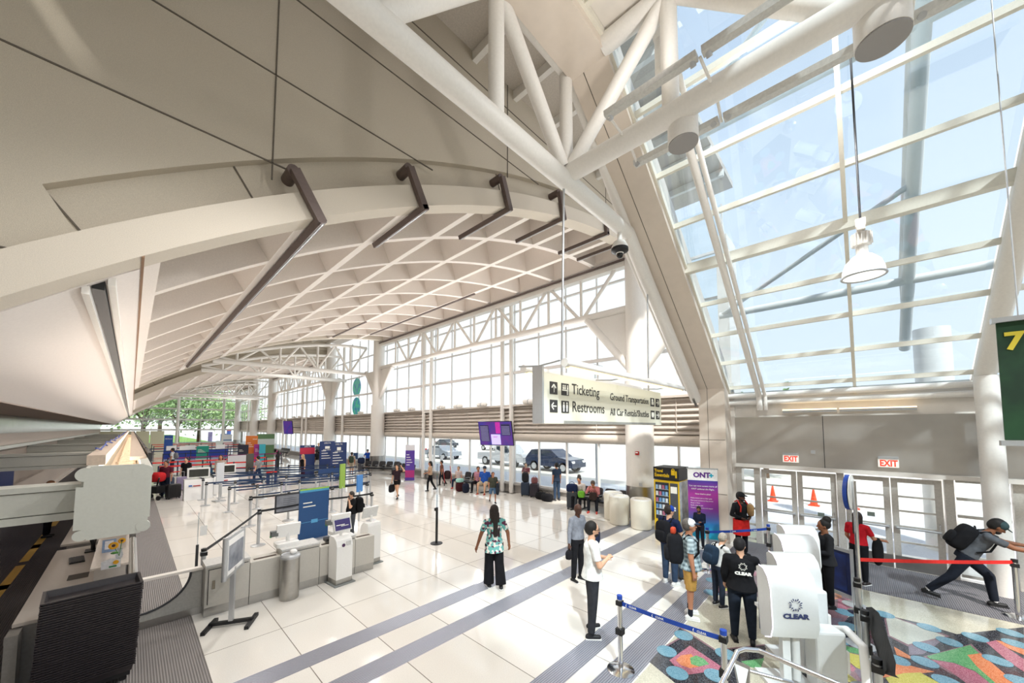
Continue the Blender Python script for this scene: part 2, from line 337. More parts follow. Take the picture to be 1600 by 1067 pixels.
# arch fascia, recessed band and plain end wall (both ends of each bay)
JOINT = mat('dark_joint', '6a6258', .9)
def gable(ya, sgn, nm):
    X0 = -3.4 if nm == 20 else -1.65
    f = MB(); arcband(f, X0, 13.1, ya, ya + sgn * .42, 0, .36); struct(f, 'trim_%d' % nm, BEIGE)
    w = MB()
    lo = [arc(x, .36) for x in xs(X0, -.25, 8)] + [arc(x, .85) for x in xs(-.2, 13.0, 40)]
    pts = [Vector((p.x, ya + sgn * .12, p.z)) for p in lo] + [Vector((13.0, ya + sgn * .12, 11.6)), Vector((X0, ya + sgn * .12, 11.6))]
    w.prism(pts, (0, sgn * .2, 0)); arcband(w, -.25, 13.1, ya + sgn * .26, ya + sgn * .4, .3, .9)
    struct(w, 'wall_gable', TAUPE)
    j = MB()
    def g(p, q): j.bar(p, q, .018, .018)
    yj = ya + sgn * .118
    for i, z in enumerate((4.95, 6.95, 8.25, 9.6, 10.9)):
        x0 = X0; x1 = 13.0
        # joints stop where the wall stops at the arch
        xe = X0
        while xe < 13 and arc(xe, .36 if xe < -.25 else .85).z < z: xe += .02
        if xe > X0 + .1: g((x0, yj, z), (xe, yj, z))
    for x in (1.2, 5.9, 10.6): g((x, yj, arc(x, .85).z), (x, yj, 11.6)); 
    for x in (-.2, 1.26, 5.95): a = arc(x, .36); b = arc(x, .85); g((a.x, ya + sgn * .255, a.z), (b.x, ya + sgn * .255, b.z))
    struct(j, 'trim_%d' % (nm + 1), JOINT)
gable(5.65, 1, 20); gable(26.1, -1, 22); gable(36.6, 1, 24); gable(57.0, -1, 26); gable(67.6, 1, 28)
# left soffit beyond the arch, slot diffuser, flat ceiling over the counters
mb = MB(); arcband(mb, -1.7, -.02, 6.08, 81, -.01, .02, 8); struct(mb, 'ceiling', mat('pale_soffit', 'ebe3dd', .75, noise=.02))
zl = arc(-1.7).z
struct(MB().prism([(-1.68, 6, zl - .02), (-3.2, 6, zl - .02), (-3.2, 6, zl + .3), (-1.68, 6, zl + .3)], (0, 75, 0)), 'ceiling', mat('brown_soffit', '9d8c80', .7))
mb = MB(); a = arc(-.36, -.05); mb.bb(a.x - .05, a.x + .05, 6.15, 80, a.z - .02, a.z + .1); struct(mb, 'trim_30', BLACK)
mb = MB()
for x in (-.46, -.27): a = arc(x, -.07); mb.bb(a.x - .03, a.x + .03, 6.1, 80, a.z - .015, a.z + .08)
for y in range(7, 80, 1): mb.bb(-.44, -.28, y, y + .02, arc(-.36, -.06).z, arc(-.36, -.02).z)
struct(mb, 'trim_31', WHITE)
mb = MB(); a = arc(.0, -.012); mb.bb(a.x - .012, a.x + .012, 5.65, 80, a.z - .003, a.z + .02); struct(mb, 'trim_32', mat('seam_shadow_gap', 'a07f66', .8))
# left wall behind the counters
struct(MB().bb(-3.4, -3.2, 5.8, 82, 0, 3.05), 'wall_left', mat('wall_left_beige', 'b7a99d', .7))
struct(MB().bb(-3.4, -3.22, 5.8, 82, 3.05, 3.9), 'wall_left', mat('mirror_steel_band', 'a39c92', .18, 1, noise=.12, scale=2.5))
struct(MB().bb(-3.6, -3.35, 5.8, 82, 3.9, 11.6), 'wall_left', BEIGE)
# roofs over the gaps between bays (standing higher than the vaults)
for y0, y1 in ((2.75, 5.8), (26.0, 36.8), (56.9, 67.8)):
    mb = MB(); mb.bb(-3.4, 13.9, y0, y1, 11.5, 11.7); struct(mb, 'ceiling', mat('gap_roof_panel', 'cfc6bb', .8))
    mb = MB(); x = -3
    while x < 13.5: mb.bb(x, x + .12, y0, y1, 11.28, 11.5); x += 1.3
    struct(mb, 'trim_33', WHITE)
for y0, y1 in ((5.8, 26.0), (36.8, 56.9), (67.8, 82)):
    struct(MB().bb(-3.4, 13.9, y0, y1, 10.9, 11.1), 'ceiling', CREAM)
# ------------------------------------------------------------------ window wall (x = 13.6)
WX = 13.6; FR = mat('window_frame', 'e2dedb', .45, noise=.02); GL = glass('clear_window_glass', (.95, .98, .98), .06)
wk = 0
def window_wall(y0, y1, doors=()):
    global wk; wk += 1
    mb = MB(); n = max(1, round((y1 - y0) / 1.68))
    ys = xs(y0, y1, n)
    for y in ys[:-1]:
        inside = any(a < y < b for a, b in doors)
        if not inside: mb.bb(WX - .05, WX + .05, y - .035, y + .035, 0, 2.7)
        mb.bb(WX - .04, WX + .04, y - .025, y + .025, 4.3, 10.9)
    for z in (.47, 2.62, 4.42, 6.08, 7.7, 9.3): mb.bb(WX - .06, WX + .06, y0, y1, z - .04, z + .04)
    mb.bb(WX - .16, WX - .06, y0, y1, 6.02, 6.16)
    struct(mb, 'window_%d' % wk, FR)
    struct(MB().bb(WX - .004, WX + .004, y0, y1, .1, 2.65), 'window_%d_pane_low' % wk, GL); struct(MB().bb(WX - .004, WX + .004, y0, y1, 4.35, 10.9), 'window_%d_pane_high' % wk, GL)
    mb = MB(); mb.bb(WX - .08, WX + .12, y0, y1, 0, .47); mb.bb(WX - .22, WX - .08, y0, y1, .38, .46); struct(mb, 'baseboard_right', mat('grey_plinth', 'a9a49f', .5))
    mb = MB(); z = 3.02
    mb.bb(WX - .02, WX + .1, y0, y1, 2.98, 4.42)
    while z < 4.3:
        mb.prism([(WX - .03, y0, z), (WX - .17, y0, z), (WX - .17, y0, z + .03), (WX - .03, y0, z + .15)], (0, y1 - y0, 0)); z += .205
    for y in ys: mb.bb(WX - .175, WX - .165, y - .012, y + .012, 3, 4.32)
    mb.bb(WX - .3, WX, y0, y1, 4.34, 4.42)
    struct(mb, 'wall_louver', mat('louver_metal', 'd6cdc4', .5, .15, noise=.03))
    mb = MB(); mb.cyl((WX - .02, y0, 2.8), (WX - .02, y1, 2.8), .2, n=24); struct(mb, 'trim_34', mat('shutter_housing', 'd8cec2', .5), smooth=True)
for a, b in ((3.05, 12.75), (12.75, 19.9), (19.9, 26.5), (26.5, 36.4), (36.4, 43.4), (43.4, 50.5), (50.5, 57), (57, 67.5), (67.5, 82)): window_wall(a, b)
# ------------------------------------------------------------------ end wall of glass (y = 82)
mb = MB(); EY = 82
for x in (-6, 1.2, 5.2, 8.2, 11.2, 13.6): mb.bb(x - .04, x + .04, EY - .06, EY + .06, 0, 10)
for z in (2.95, 4.65, 6.45, 8.1, 9.6): mb.bb(-6, 13.6, EY - .1, EY + .1, z - .12, z + .12)
mb.bb(-6, 13.6, EY - .1, EY + .1, 0, .2)
struct(mb, 'window_20', FR); struct(MB().bb(-6, 13.6, EY - .005, EY + .005, 0, 10), 'window_20_pane', GL)
mb = MB()
for x in (5.23, 11.2): mb.cyl((x, 81.5, 0), (x, 81.5, 9.5), .2, n=20)
struct(mb, 'trim_35', WHITE, True)
mb = MB()
for a, b in ((-3.2, .4), (.5, 2.0), (2.1, 3.7)): mb.bb(a, b, 81.7, 81.85, 0, 2.75)
struct(mb, 'wall_end', mat('pale_door_panel', 'd8d4b8', .5))
# ------------------------------------------------------------------ entrance: doors, steel band, upstand, skylight
DX = 12.35
mb = MB(); mb.bb(DX, DX + .08, -8, 2.62, 2.2, 3.56); struct(mb, 'wall_steel_band', mat('dull_steel_sheet', 'c4c0bb', .3, .75, noise=.06, scale=1.3))
mb = MB(); mb.bb(DX - .006, DX, .63, .645, 2.2, 3.56); mb.bb(DX - .006, DX, -3.2, -3.185, 2.2, 3.56); struct(mb, 'trim_36', DARK)
mb = MB(); mb.bb(DX + .1, DX + .22, -8, 2.62, 3.5, 4.3); mb.bb(DX - .15, DX + .15, -8, 2.62, 2.13, 2.22); struct(mb, 'wall_upstand', CREAM)
def door_leaf(y0, y1, hinge, num):
    """a glazed leaf with five cross rails, push bar and pull handle"""
    r = thing('door_%d' % num, None, None, (DX + .05, (y0 + y1) / 2, 0)); del_keys(r); r['kind'] = 'structure'
    f = MB(); x0, x1 = DX + .03, DX + .075
    f.bb(x0, x1, y0, y0 + .11, 0, 2.08).bb(x0, x1, y1 - .11, y1, 0, 2.08).bb(x0 + .001, x1 - .001, y0 + .109, y1 - .109, 1.98, 2.08).bb(x0 + .001, x1 - .001, y0 + .109, y1 - .109, 0, .1)
    for z in (.62, .98, 1.33, 1.66): f.bb(x0 + .001, x1 - .001, y0 + .109, y1 - .109, z - .02, z + .02)
    f.build('door_frame', mat('door_aluminium', 'cfcac2', .4, .2), r, True)
    MB().bb(x0 + .018, x1 - .018, y0 + .1, y1 - .1, .28, 1.99).build('door_glass', GL, r, True)
    MB().bb(x0 - .004, x1, y0 + .01, y1 - .01, .01, .3).build('kick_plate', STEEL, r, True)
    MB().cyl((x0 - .07, y0 + .05, .95), (x0 - .07, y1 - .05, .95), .022).box((x0 - .03, y0 + .06, .95), (.08, .05, .06)).box((x0 - .03, y1 - .06, .95), (.08, .05, .06)).build('push_bar', ALU, r, True, smooth=True)
    yh = y0 + .06 if hinge > 0 else y1 - .06
    MB().tube([(x0, yh, .82), (x0 - .06, yh, .84), (x0 - .06, yh, 1.1), (x0, yh, 1.12)], .012).build('pull_handle', CHROME, r, True, smooth=True)
def del_keys(o):
    for k in ('label', 'category', 'group'):
        if k in o: del o[k]
DOORS = ((1.24, 2.02, -1), (.44, 1.22, 1), (-.5, .28, -1), (-1.3, -.52, 1))
for i, (a, b, h) in enumerate(DOORS): door_leaf(a, b, h, i + 1)
mb = MB()
for y in (2.56, 2.12, .36, -1.4, -2.3, -3.4, -4.6, -5.8): mb.bb(DX - .02, DX + .12, y - .07, y + .07, 0, 2.15)
for a, b in ((2.19, 2.5), (-2.2, -1.5), (-3.3, -2.4), (-4.5, -3.5), (-5.7, -4.7)):
    for z in (.1, .5, .95, 1.35, 1.72, 2.1): mb.bb(DX + .02, DX + .08, a, b, z - .03, z + .03)
struct(mb, 'window_21', mat('door_aluminium', 'cfcac2', .4, .2)); struct(MB().bb(DX + .045, DX + .055, -8, 2.5, .1, 2.12), 'window_21_pane', GL) if False else None
for k, (a, b) in enumerate(((2.19, 2.5), (-2.2, -1.5), (-3.3, -2.4), (-4.5, -3.5), (-5.7, -4.7))): struct(MB().bb(DX + .045, DX + .055, a, b, .1, 2.12), 'window_%d' % (22 + k), GL)
# skylight: flat part then a slope down to the doors
SK0, SKZ, SKS = 5.1, 9.65, -.735
def sk(x, off=0): return SKZ + off if x < SK0 else SKZ + SKS * (x - SK0) + off
SKG = glass('tinted_skylight_glass', (.80, .87, .92), .08, .02)
mb = MB()
for a, b in ((2.74, -1.8), (-2.1, -7.5)):
    mb.prism([(SK0, b, sk(SK0)), (12.55, b, sk(12.55)), (12.55, b, sk(12.55) + .01), (SK0, b, sk(SK0) + .01)], (0, a - b, 0)); mb.bb(-3, SK0, b, min(a, -.4), SKZ, SKZ + .01)
struct(mb, 'window_30', SKG)
mb = MB()
dirv = Vector((1, 0, SKS)).normalized(); up = Vector((-SKS, 0, 1)).normalized()
PUR = [6.05, 6.98, 7.87, 9.61, 10.45, 11.3, 12.14]
for x in PUR:
    mb.bar((x, 2.74, sk(x) - .05), (x, -7.5, sk(x) - .05), .07, .10)
for y in (2.7, .0, -1.85, -3.9, -5.8): mb.bar((SK0, y, sk(SK0, -.06)), (12.5, y, sk(12.5, -.06)), .06, .14); mb.bb(-3, SK0, y - .03, y + .03, SKZ - .13, SKZ)
for x in (-2.4, -1.2, .0, 1.2, 2.4, 3.4, 4.4): mb.bb(x - .04, x + .04, -7.5, 2.74, SKZ - .12, SKZ)
mb.bar((8.71, 2.74, sk(8.71) - .09), (8.71, -7.5, sk(8.71) - .09), .16, .2)
struct(MB().bb(-3.4, 5.1, -.4, 2.74, 9.66, 9.9), 'ceiling', CREAM)  # solid stretch of flat roof, shaped to keep sun off the floor beyond
struct(mb, 'window_31', mat('skylight_frame', 'e7e2d4', .45, noise=.02))
mb = MB()
for x, z in ((12.2, 4.18), (12.28, 3.98)): mb.cyl((x, 2.74, z), (x, -7.5, z), .07)
mb.cyl((SK0, -1.93, SKZ - .35), (11.9, -1.93, 4.35), .15, n=20); mb.cyl((SK0, -1.93, SKZ - .35), (1.5, -1.93, SKZ - .35), .15, n=20)
mb.cyl((11.85, -1.93, 0), (11.85, -1.93, 4.3), .17, n=24)
struct(mb, 'trim_37', WHITE, True)
mb = MB()
for y, r in ((1.96, .07), (1.82, .045)): mb.tube([(5.2, y, sk(5.2) - .3), (12.15, y, sk(12.15) - .32), (12.2, y, 3.75)], r)
struct(mb, 'trim_38', WHITE, True)
# white trusses outside above the glass
mb = MB()
for y in (-.9, -3.6): 
    P = lambda x, o: Vector((x, y, sk(x) + o)); mb.cyl(P(5.1, 1.0), P(12.6, 1.0), .1, n=12); mb.cyl(P(5.1, 2.3), P(12.0, 2.0), .08, n=12)
    for k, x in enumerate((5.4, 7.2, 9.0, 10.8, 12.2)):
        mb.cyl(P(x, 1.0), P(x, 2.2), .05, n=10)
        if k: mb.cyl(P(x, 2.2 if k % 2 else 1.0), P((5.4, 7.2, 9.0, 10.8, 12.2)[k - 1], 1.0 if k % 2 else 2.2), .06, n=10)
for x in (7.4, 11.0): mb.cyl((x, 2.6, sk(x) + 1), (x, -6, sk(x) + 1), .09, n=12); mb.cyl((x, 2.6, sk(x) + 1), (x - 1.7, -.9, sk(x - 1.7) + 1), .05, n=10)
struct(mb, 'trim_39', WHITE, True)
# sloping box girder and its pier
mb = MB(); t = .62
lo = [(-3.4, 9.38), (5.12, 9.38), (11.72, 4.40), (11.72, 0), (12.4, 0), (12.75, 0), (12.75, 4.55), (5.45, 9.38 + t), (-3.4, 9.38 + t)]
mb.prism([(x, 2.72, z) for x, z in lo], (0, .7, 0)); struct(mb, 'wall_girder', mat('girder_panel', 'ddd0c2', .6, noise=.02, scale=5))
mb = MB()
mb.bb(11.715, 11.722, 3.17, 3.18, 0, 4.4); mb.bar((5.12, 3.17, 9.378), (11.72, 3.17, 4.398), .012, .006)
for z in (1.35, 2.9): mb.bb(11.712, 11.72, 2.74, 3.4, z, z + .01)
struct(mb, 'trim_40', JOINT)
struct(MB().bb(12.7, 13.9, 2.74, 3.05, 0, 9.4), 'wall_return', CREAM)
struct(MB().bb(12.35, 12.75, 2.62, 2.74, 0, 4.6), 'wall_return', CREAM)
# rest of the hall behind the camera, and unseen walls added against the sun
struct(MB().bb(-3.4, 12.5, -8.2, -8, 0, 4.3), 'wall_back', BEIGE)
struct(MB().bb(-3.8, -3.6, -8, 5.8, 0, 11.7), 'wall_left', BEIGE)  # added out of view, stops sun from the open left side reaching the gable
struct(MB().bb(-3.6, 5.4, 2.6, 2.72, 9.9, 11.7), 'wall_sun_block', CREAM)  # added out of view, closes the step between the roofs to block sun
# outdoors
struct(MB().bb(-60, 17.7, -60, 160, -.35, -.201), 'ground', mat('pale_concrete', 'd6d4d2', .9)); struct(MB().bb(12.5, 19.5, -60, 160, -.2, -.02), 'ground', mat('pavement_concrete', 'c9cbd2', .9))
struct(MB().bb(19.5, 120, -60, 200, -.3, -.14), 'ground', mat('road_concrete', 'd9d6d0', .9))
struct(MB().bb(-60, 13, 86, 240, -.3, .05), 'ground', mat('lawn', '7fa34e', .95, c2='5f8a3c', scale=3))
# ================================================================== columns, trusses, fixtures hung from them
def big_column(y, lab, xc=13.0):
    t = thing('round_column', lab, 'column', (xc, y, 0), 0, None)
    MB().cyl((0, 0, 1.15), (0, 0, 5.0), .5, n=32).build('lower_shaft', WHITE, t, smooth=True)
    MB().cyl((0, 0, 5.0), (0, 0, 10.9), .42, n=32).build('upper_shaft', WHITE, t, smooth=True)
    MB().cyl((0, 0, 0), (0, 0, 1.15), .52, n=32).build('steel_sleeve', STEEL, t, smooth=True)
    for s in (1, -1):
        MB().prism([(-.04, .35 * s, 5.5), (-.04, 2.1 * s, 7.7), (-.04, .35 * s, 7.7)], (.08, 0, 0)).build('gusset_plate', WHITE, t)
        MB().cyl((0, .3 * s, 5.5), (0, 2.15 * s, 7.75), .16, n=14).build('raking_strut', WHITE, t, smooth=True)
    return t
for y, l in ((5.85, 'thick white column behind the benches, splashed with sunlight, beside the white litter drums'), (26.6, 'thick white column behind the man in the bright blue shirt'),
             (36.4, 'thick white column behind the tall navy airline signs'), (57, 'thick white column just right of the orange standing sign'),
             (67, 'thick white column between the orange sign and the far glass wall, second from the end'), (80.2, 'farthest thick white column, at the corner of the glass end wall')): big_column(y, l)
def post_pair(ys, lab):
    t = thing('slender_post', lab, 'post', (13.34, sum(ys) / len(ys), 0), 0, None)
    for y in ys: MB().cyl((13.34, y, 0), (13.34, y, 10.8), .115, n=20).build('shaft', WHITE, t, True, True)
    if len(ys) > 1: [MB().bar((13.34, ys[0], z), (13.34, ys[1], z), .08, .1).build('tie_bracket', WHITE, t, True) for z in (4.3, 6.1)]
    MB().bb(13.05, 13.5, min(ys) - .3, max(ys) + .3, 0, .012).build('base_plate', STEEL, t, True)
for ys, l in (((12.75, 13.4), 'pair of slender white posts behind the departures screen'), ((19.95, 20.8), 'pair of slender white posts beside the purple roll-up banner'),
              ((27.9,), 'single slender white post just right of the second thick column'), ((34.2,), 'single slender white post between the navy signs and the glass doors'),
              ((44.2, 45.6), 'pair of slender white posts left of the navy airline signs'), ((51.6, 53), 'pair of slender white posts behind the pink capped traveller'), ((60.5,), 'slender white post in the far gap left of the small screen'), ((71.5, 73.5), 'farthest pair of slender white posts')): post_pair(ys, l)
def long_truss(y0, y1, lab, x=13.0):
    t = thing('longitudinal_truss', lab, 'truss', (x, y0, 0), 0, None)
    MB().cyl((x, y0, 7.85), (x, y1, 7.85), .14, n=18).build('lower_chord', WHITE, t, True, True)
    MB().bb(x - .16, x + .16, y0, y1, 9.5, 9.78).build('upper_chord', WHITE, t, True)
    MB().bb(x - .26, x - .17, y0, y1, 9.70, 9.76).build('dark_track', BRONZE, t, True)
    y = y0 + 2.2
    while y < y1 - 1:
        for a in (-1, 1):
            if y0 < y + a * 1.6 < y1: MB().cyl((x, y + a * .12, 7.9), (x, y + a * 1.6, 9.55), .075, n=12).build('diagonal', WHITE, t, True, True)
        MB().cyl((x, y, 7.9), (x, y, 9.55), .065, n=12).build('upright', WHITE, t, True, True)
        if y + 1.75 < y1: MB().cyl((x, y + 1.75, 7.9), (x, y + 1.75, 9.55), .065, n=12).build('upright', WHITE, t, True, True)
        y += 3.5
long_truss(6.1, 26.2, 'long white lattice truss along the window side of the nearest vault')
long_truss(36.8, 56.6, 'long white lattice truss of the second vault, beyond the first pair of cross trusses')
long_truss(67.5, 80, 'farthest lattice truss, ending at the glass end wall')
def cross_truss(y, lab):
    t = thing('cross_truss', lab, 'truss', (3.4, y, 7.4), 0, None)
    MB().cyl((3.3, y, 7.45), (13.55, y, 7.6), .15, n=16).build('lower_chord', WHITE, t, True, True)
    top = [Vector((x, y, 7.75 + 2.0 * math.sin((x - 3.3) / 9.7 * math.pi * .5))) for x in (3.3, 4.5, 5.7, 6.9, 8.1, 9.3, 10.5, 11.7, 13)]
    MB().tube(top, .11, 12).build('upper_chord', WHITE, t, True, True)
    for i in (1, 3, 5, 7):
        MB().cyl((top[i].x, y, 7.5), top[i], .075, n=10).build('upright', WHITE, t, True, True)
        for a in (-1, 1): MB().cyl((top[i].x, y, 7.55), top[i + a], .075, n=10).build('diagonal', WHITE, t, True, True)
for y, l in ((28.8, 'nearer of the two white cross trusses past the first vault'), (34.2, 'second white cross truss past the first vault'), (59.6, 'cross truss at the far end of the second vault'), (65, 'farthest cross truss, before the last vault')): cross_truss(y, l)
# near trusses over the entrance crossing
AY = 3.5; NX, NZ = 5.06, 7.66
t = thing('crossing_truss', 'large white tubular truss overhead whose lower chord slopes down beside the beige girder', 'truss', (NX, AY, NZ))
MB().tube([(-3.3, AY, 7.55), (7.4, AY, 7.55), (8.25, AY, 6.85), (11.78, AY, 4.1)], .15, 20).build('lower_chord', WHITE, t, True, True)
MB().tube([(-3.3, AY, 9.6), (NX, AY, 9.6)], .12, 16).build('upper_chord', WHITE, t, True, True)
for a, b in (((3.35, AY, 9.6), (NX - .12, AY, NZ + .1)), ((3.35, AY, 9.6), (3.35, AY, 7.6)), ((1.6, AY, 7.6), (3.3, AY, 9.6)), ((1.5, AY, 7.6), (0, AY, 9.6)), ((NX, AY, NZ), (NX, AY, 9.6)), ((7.4, AY, 7.6), (NX + .1, AY, 9.6)), ((0, AY, 7.6), (0, AY, 9.6))):
    MB().cyl(a, b, .115 if a[0] < 7 else .1, n=18).build('web_tube', WHITE, t, True, True)
MB().prism([(11.5, AY - .03, 4.1), (11.78, AY - .03, 3.9), (11.78, AY - .03, 4.5), (11.5, AY - .03, 4.6)], (0, .06, 0)).build('foot_bracket', STEEL, t, True)
MB().tube([(7.6, AY + .22, 7.45), (8.3, AY + .22, 6.95), (11.6, AY + .22, 4.4)], .05, 10).build('conduit', WHITE, t, True, True)
t = thing('entrance_truss', 'large white tubular truss running overhead towards the entrance skylight, lights along both sides', 'truss', (NX, 0, NZ))
MB().tube([(NX, AY, NZ), (NX, -6.5, NZ)], .15, 20).build('lower_chord', WHITE, t, True, True)
MB().tube([(NX, 2.75, 9.5), (NX, -6.5, 9.5)], .15, 20).build('upper_chord', WHITE, t, True, True)
for a, b in (((NX, AY, NZ), (NX, 1.8, 9.4)), ((NX, 1.72, NZ), (NX, 1.72, 9.5)), ((NX, -.1, NZ), (NX, 1.6, 9.4)), ((NX, -1.9, NZ), (NX, -1.9, 9.5)), ((NX, -1.9, 9.4), (NX, -.2, NZ))):
    MB().cyl(a, b, .115, n=18).build('web_tube', WHITE, t, True, True)
MB().tube([(NX + .25, 1.95, 11), (NX + .25, 1.95, 8.6), (NX + .12, 1.9, 8.5)], .07, 12).build('drain_pipe', WHITE, t, True, True)
# long light channels beside the entrance truss
def channel(x, y0, y1, z, lab):
    t = thing('light_channel', lab, 'light fixture', (x, y0, z), 0, 'light channels beside the entrance truss')
    MB().prism([(x - .05, y0, z), (x + .05, y0, z), (x + .07, y0, z + .07), (x - .07, y0, z + .07)], (0, y1 - y0, 0)).build('housing', mat('pale_grey_metal', 'd3d1cc', .5), t, True)
    MB().bb(x - .05, x + .05, y0 + .03, y1 - .03, z + .07, z + .085).build('lamp_strip', mat('lamp_strip', 'fff4e0', .4, emit=2.0, noise=0), t, True)
    for y in (y0 + .06, y1 - .06): MB().cyl((x, y, z + .03), (x + .06 * (1 if x < NX else -1), y, z - .02), .035).build('end_joint', ALU, t, True)
for k, (x, zz, nm) in enumerate(((NX - .52, 7.72, 'left'), (NX + .42, 7.5, 'right'))):
    for j, (a, b) in enumerate(((1.22, 2.45), (-.55, 1.16), (-2.3, -.6))):
        channel(x, a, b, zz, 'pale light channel %s of the entrance truss, %s' % (nm, ('nearest the hanging sign', 'middle of its row', 'nearest the upper right corner')[j]))
    t = thing('channel_bracket', 'thin white arms carrying the %s row of light channels' % nm, 'bracket', (x, 0, zz))
    for y in (2.4, 1.19, -.58): MB().cyl((x, y, zz), (NX + (-.1 if k == 0 else .1), y - .02, NZ), .018).build('arm', WHITE, t, True)
def can_speaker(y, lab, r=.2):
    t = thing('drum_speaker', lab, 'speaker', (NX + .16, y, 7.26), 0, None)
    MB().cyl((0, 0, .02), (0, 0, .42), r, n=28).build('drum', WHITE, t, smooth=True)
    MB().cyl((0, 0, 0), (0, 0, .03), r * .97, n=28).build('grille', mat('speaker_mesh', 'a9a5a2', .7, scale=400, noise=.2), t)
    MB().bar((-.16, 0, .46), (0, 0, .4), .04, .02).build('yoke', WHITE, t)
can_speaker(1.62, 'white drum speaker under the entrance truss, the smaller looking one right of the truss joint')
can_speaker(-.36, 'white drum speaker at the top right, largest one in view', .22)
# dome camera
t = thing('dome_camera', 'white and black dome surveillance camera hung under the sloping tube', 'camera', (7.0, AY, 7.0))
MB().cyl((0, 0, .2), (0, 0, .5), .05).build('stem', WHITE, t, smooth=True)
MB().lathe([(.05, .24), (.12, .2), (.17, .1), (.17, .04)]).build('shroud', WHITE, t, smooth=True)
MB().lathe([(.175, .06), (.175, .0), (.1, -.04)]).build('black_ring', BLACK, t, smooth=True)
MB().lathe([(.1, -.02), (.06, -.06), (.05, -.08)]).build('collar', WHITE, t, smooth=True)
MB().ball((0, 0, -.08), .07).build('lens_dome', mat('lens_black', '0b0b0d', .08, noise=0), t, smooth=True)
# high bay lamp
t = thing('high_bay_lamp', 'white bell shaped high bay lamp hanging before the skylight', 'lamp', (6.35, -.14, 5.24))
MB().lathe([(.21, -.06), (.2, .03), (.17, .12), (.1, .2), (.05, .23)], n=28).build('bell_shade', mat('milky_shade', 'fbfaf6', .3, emit=.55, noise=0), t, smooth=True)
MB().torus((0, 0, -.06), .21, .014).build('rim_ring', ALU, t, smooth=True)
mb = MB().cyl((0, 0, .22), (0, 0, .34), .06).cyl((0, 0, .34), (0, 0, .5), .085)
for i in range(12): a = i * math.pi / 6; mb.box((.09 * math.cos(a), .09 * math.sin(a), .42), (.03, .008, .15), rz=math.degrees(a))
mb.build('ballast_body', WHITE, t); MB().box((0, 0, .56), (.26, .08, .1)).box((0, 0, .64), (.08, .1, .1)).build('junction_box', WHITE, t); MB().cyl((0, 0, .6), (0, 0, 2.9), .012).build('hanging_cable', DARK, t)
# bronze hangers and tracks on the arch
BR = [(1.75, 24), (3.5, 7.55), (5.75, 7.4), (7.9, 7.35), (10.3, 7.5), (11.5, 7.5)]
for i, (x, ye) in enumerate(BR):
    a = arc(x); n = (arc(x, 1) - a)
    t = thing('bronze_hanger', 'bronze bracket and channel under the arch, ' + ('the leftmost with the very long channel', 'second from the left', 'third from the left', 'fourth from the left, small', 'fifth from the left, beside the hanging sign rod', 'last one near the dome camera')[i], 'bracket', a)
    rot = Matrix.Rotation(-math.asin(n.x), 3, 'Y').transposed() if False else Matrix((Vector((n.z, 0, -n.x)), Vector((0, 1, 0)), n)).transposed()
    if i < 5:
        MB().cyl(a + n * .62 + Vector((0, 5.95 - a.y, 0)), a + n * .62 + Vector((0, 5.6 - a.y, 0)), .085, n=18).build('pivot_drum', BRONZE, t, True, True)
        MB().box(a + n * .26 + Vector((0, 5.58, 0)), (.13, .1, .72), rot=rot).build('hanger_arm', BRONZE, t, True)
    MB().box(a - n * .07 + Vector((0, (5.53 + ye) / 2, 0)), (.10, ye - 5.53, .1), rot=rot).build('channel', BRONZE, t, True)
    MB().box(a - n * .122 + Vector((0, (5.55 + ye) / 2, 0)), (.03, ye - 5.6, .01), rot=rot).build('light_line', ALU, t, True)
for x, y0, y1, l in ((11.05, 13, 24, 'thin dark track on the vault near the window side'), (8.95, 20, 25, 'short dark track at the far end of the vault')):
    a = arc(x, -.03); tag(MB().bb(a.x - .04, a.x + .04, y0, y1, a.z - .03, a.z + .03).build('ceiling_track', BRONZE), l, 'track')
# ------------------------------------------------------------------ overhead direction sign
SGN = mat('sign_cream', 'e6e4d2', .5, noise=.01); INK = mat('sign_charcoal', '3c3b3a', .6, noise=0)
t = thing('hanging_direction_sign', 'long cream direction sign hung from rods, Ticketing and Restrooms on its left', 'sign', (6.7, AY, 3.3))
SX0, SX1, SZ0, SZ1 = 4.37, 9.04, 3.32, 4.12
MB().bb(SX0, SX1, AY, AY + .16, SZ0, SZ1).build('panel', SGN, t, True)
MB().bb(SX0 - .04, SX0, AY - .02, AY + .18, SZ0 - .0, SZ1 + .09).build('end_frame', ALU, t, True)
MB().bb(SX0 + .55, SX1 - .4, AY - .012, AY, SZ0, SZ0 + .05).build('bottom_rail', mat('rail_grey', '9a9a94', .5), t, True)
for s in (-1, 1):
    y = AY + .08 + s * .42
    MB().cyl((SX0 + .1, y, SZ1 + .12), (SX1 + .5, y, SZ1 + .12), .065, n=18).build('light_tube', WHITE, t, True, True)
    MB().bb(SX0 + .2, SX1 + .4, y - .04, y + .04, SZ1 + .045, SZ1 + .06).build('glow_strip', mat('sign_lamp', 'ffe9a8', .4, emit=1.6, noise=0), t, True)
    for x in (SX0, 6.7, SX1): MB().cyl((x, AY + .08, SZ1 + .1), (x, y, SZ1 + .14), .014).build('stay', ALU, t, True)
MB().cyl((4.98, AY + .08, SZ1), (5.02, AY + .03, 7.6), .02).build('rod', ALU, t, True)
MB().cyl((8.5, AY + .08, SZ1), (8.5, AY + .05, 6.7), .02).build('rod', ALU, t, True)
def sgn(x0, z, w, h): MB().bb(x0, x0 + w, AY - .006, AY + .0, z, z + h).build('pictogram_tile', INK, t, True)
PW = mat('pictogram_white', 'f4f2e8', .5, noise=0)
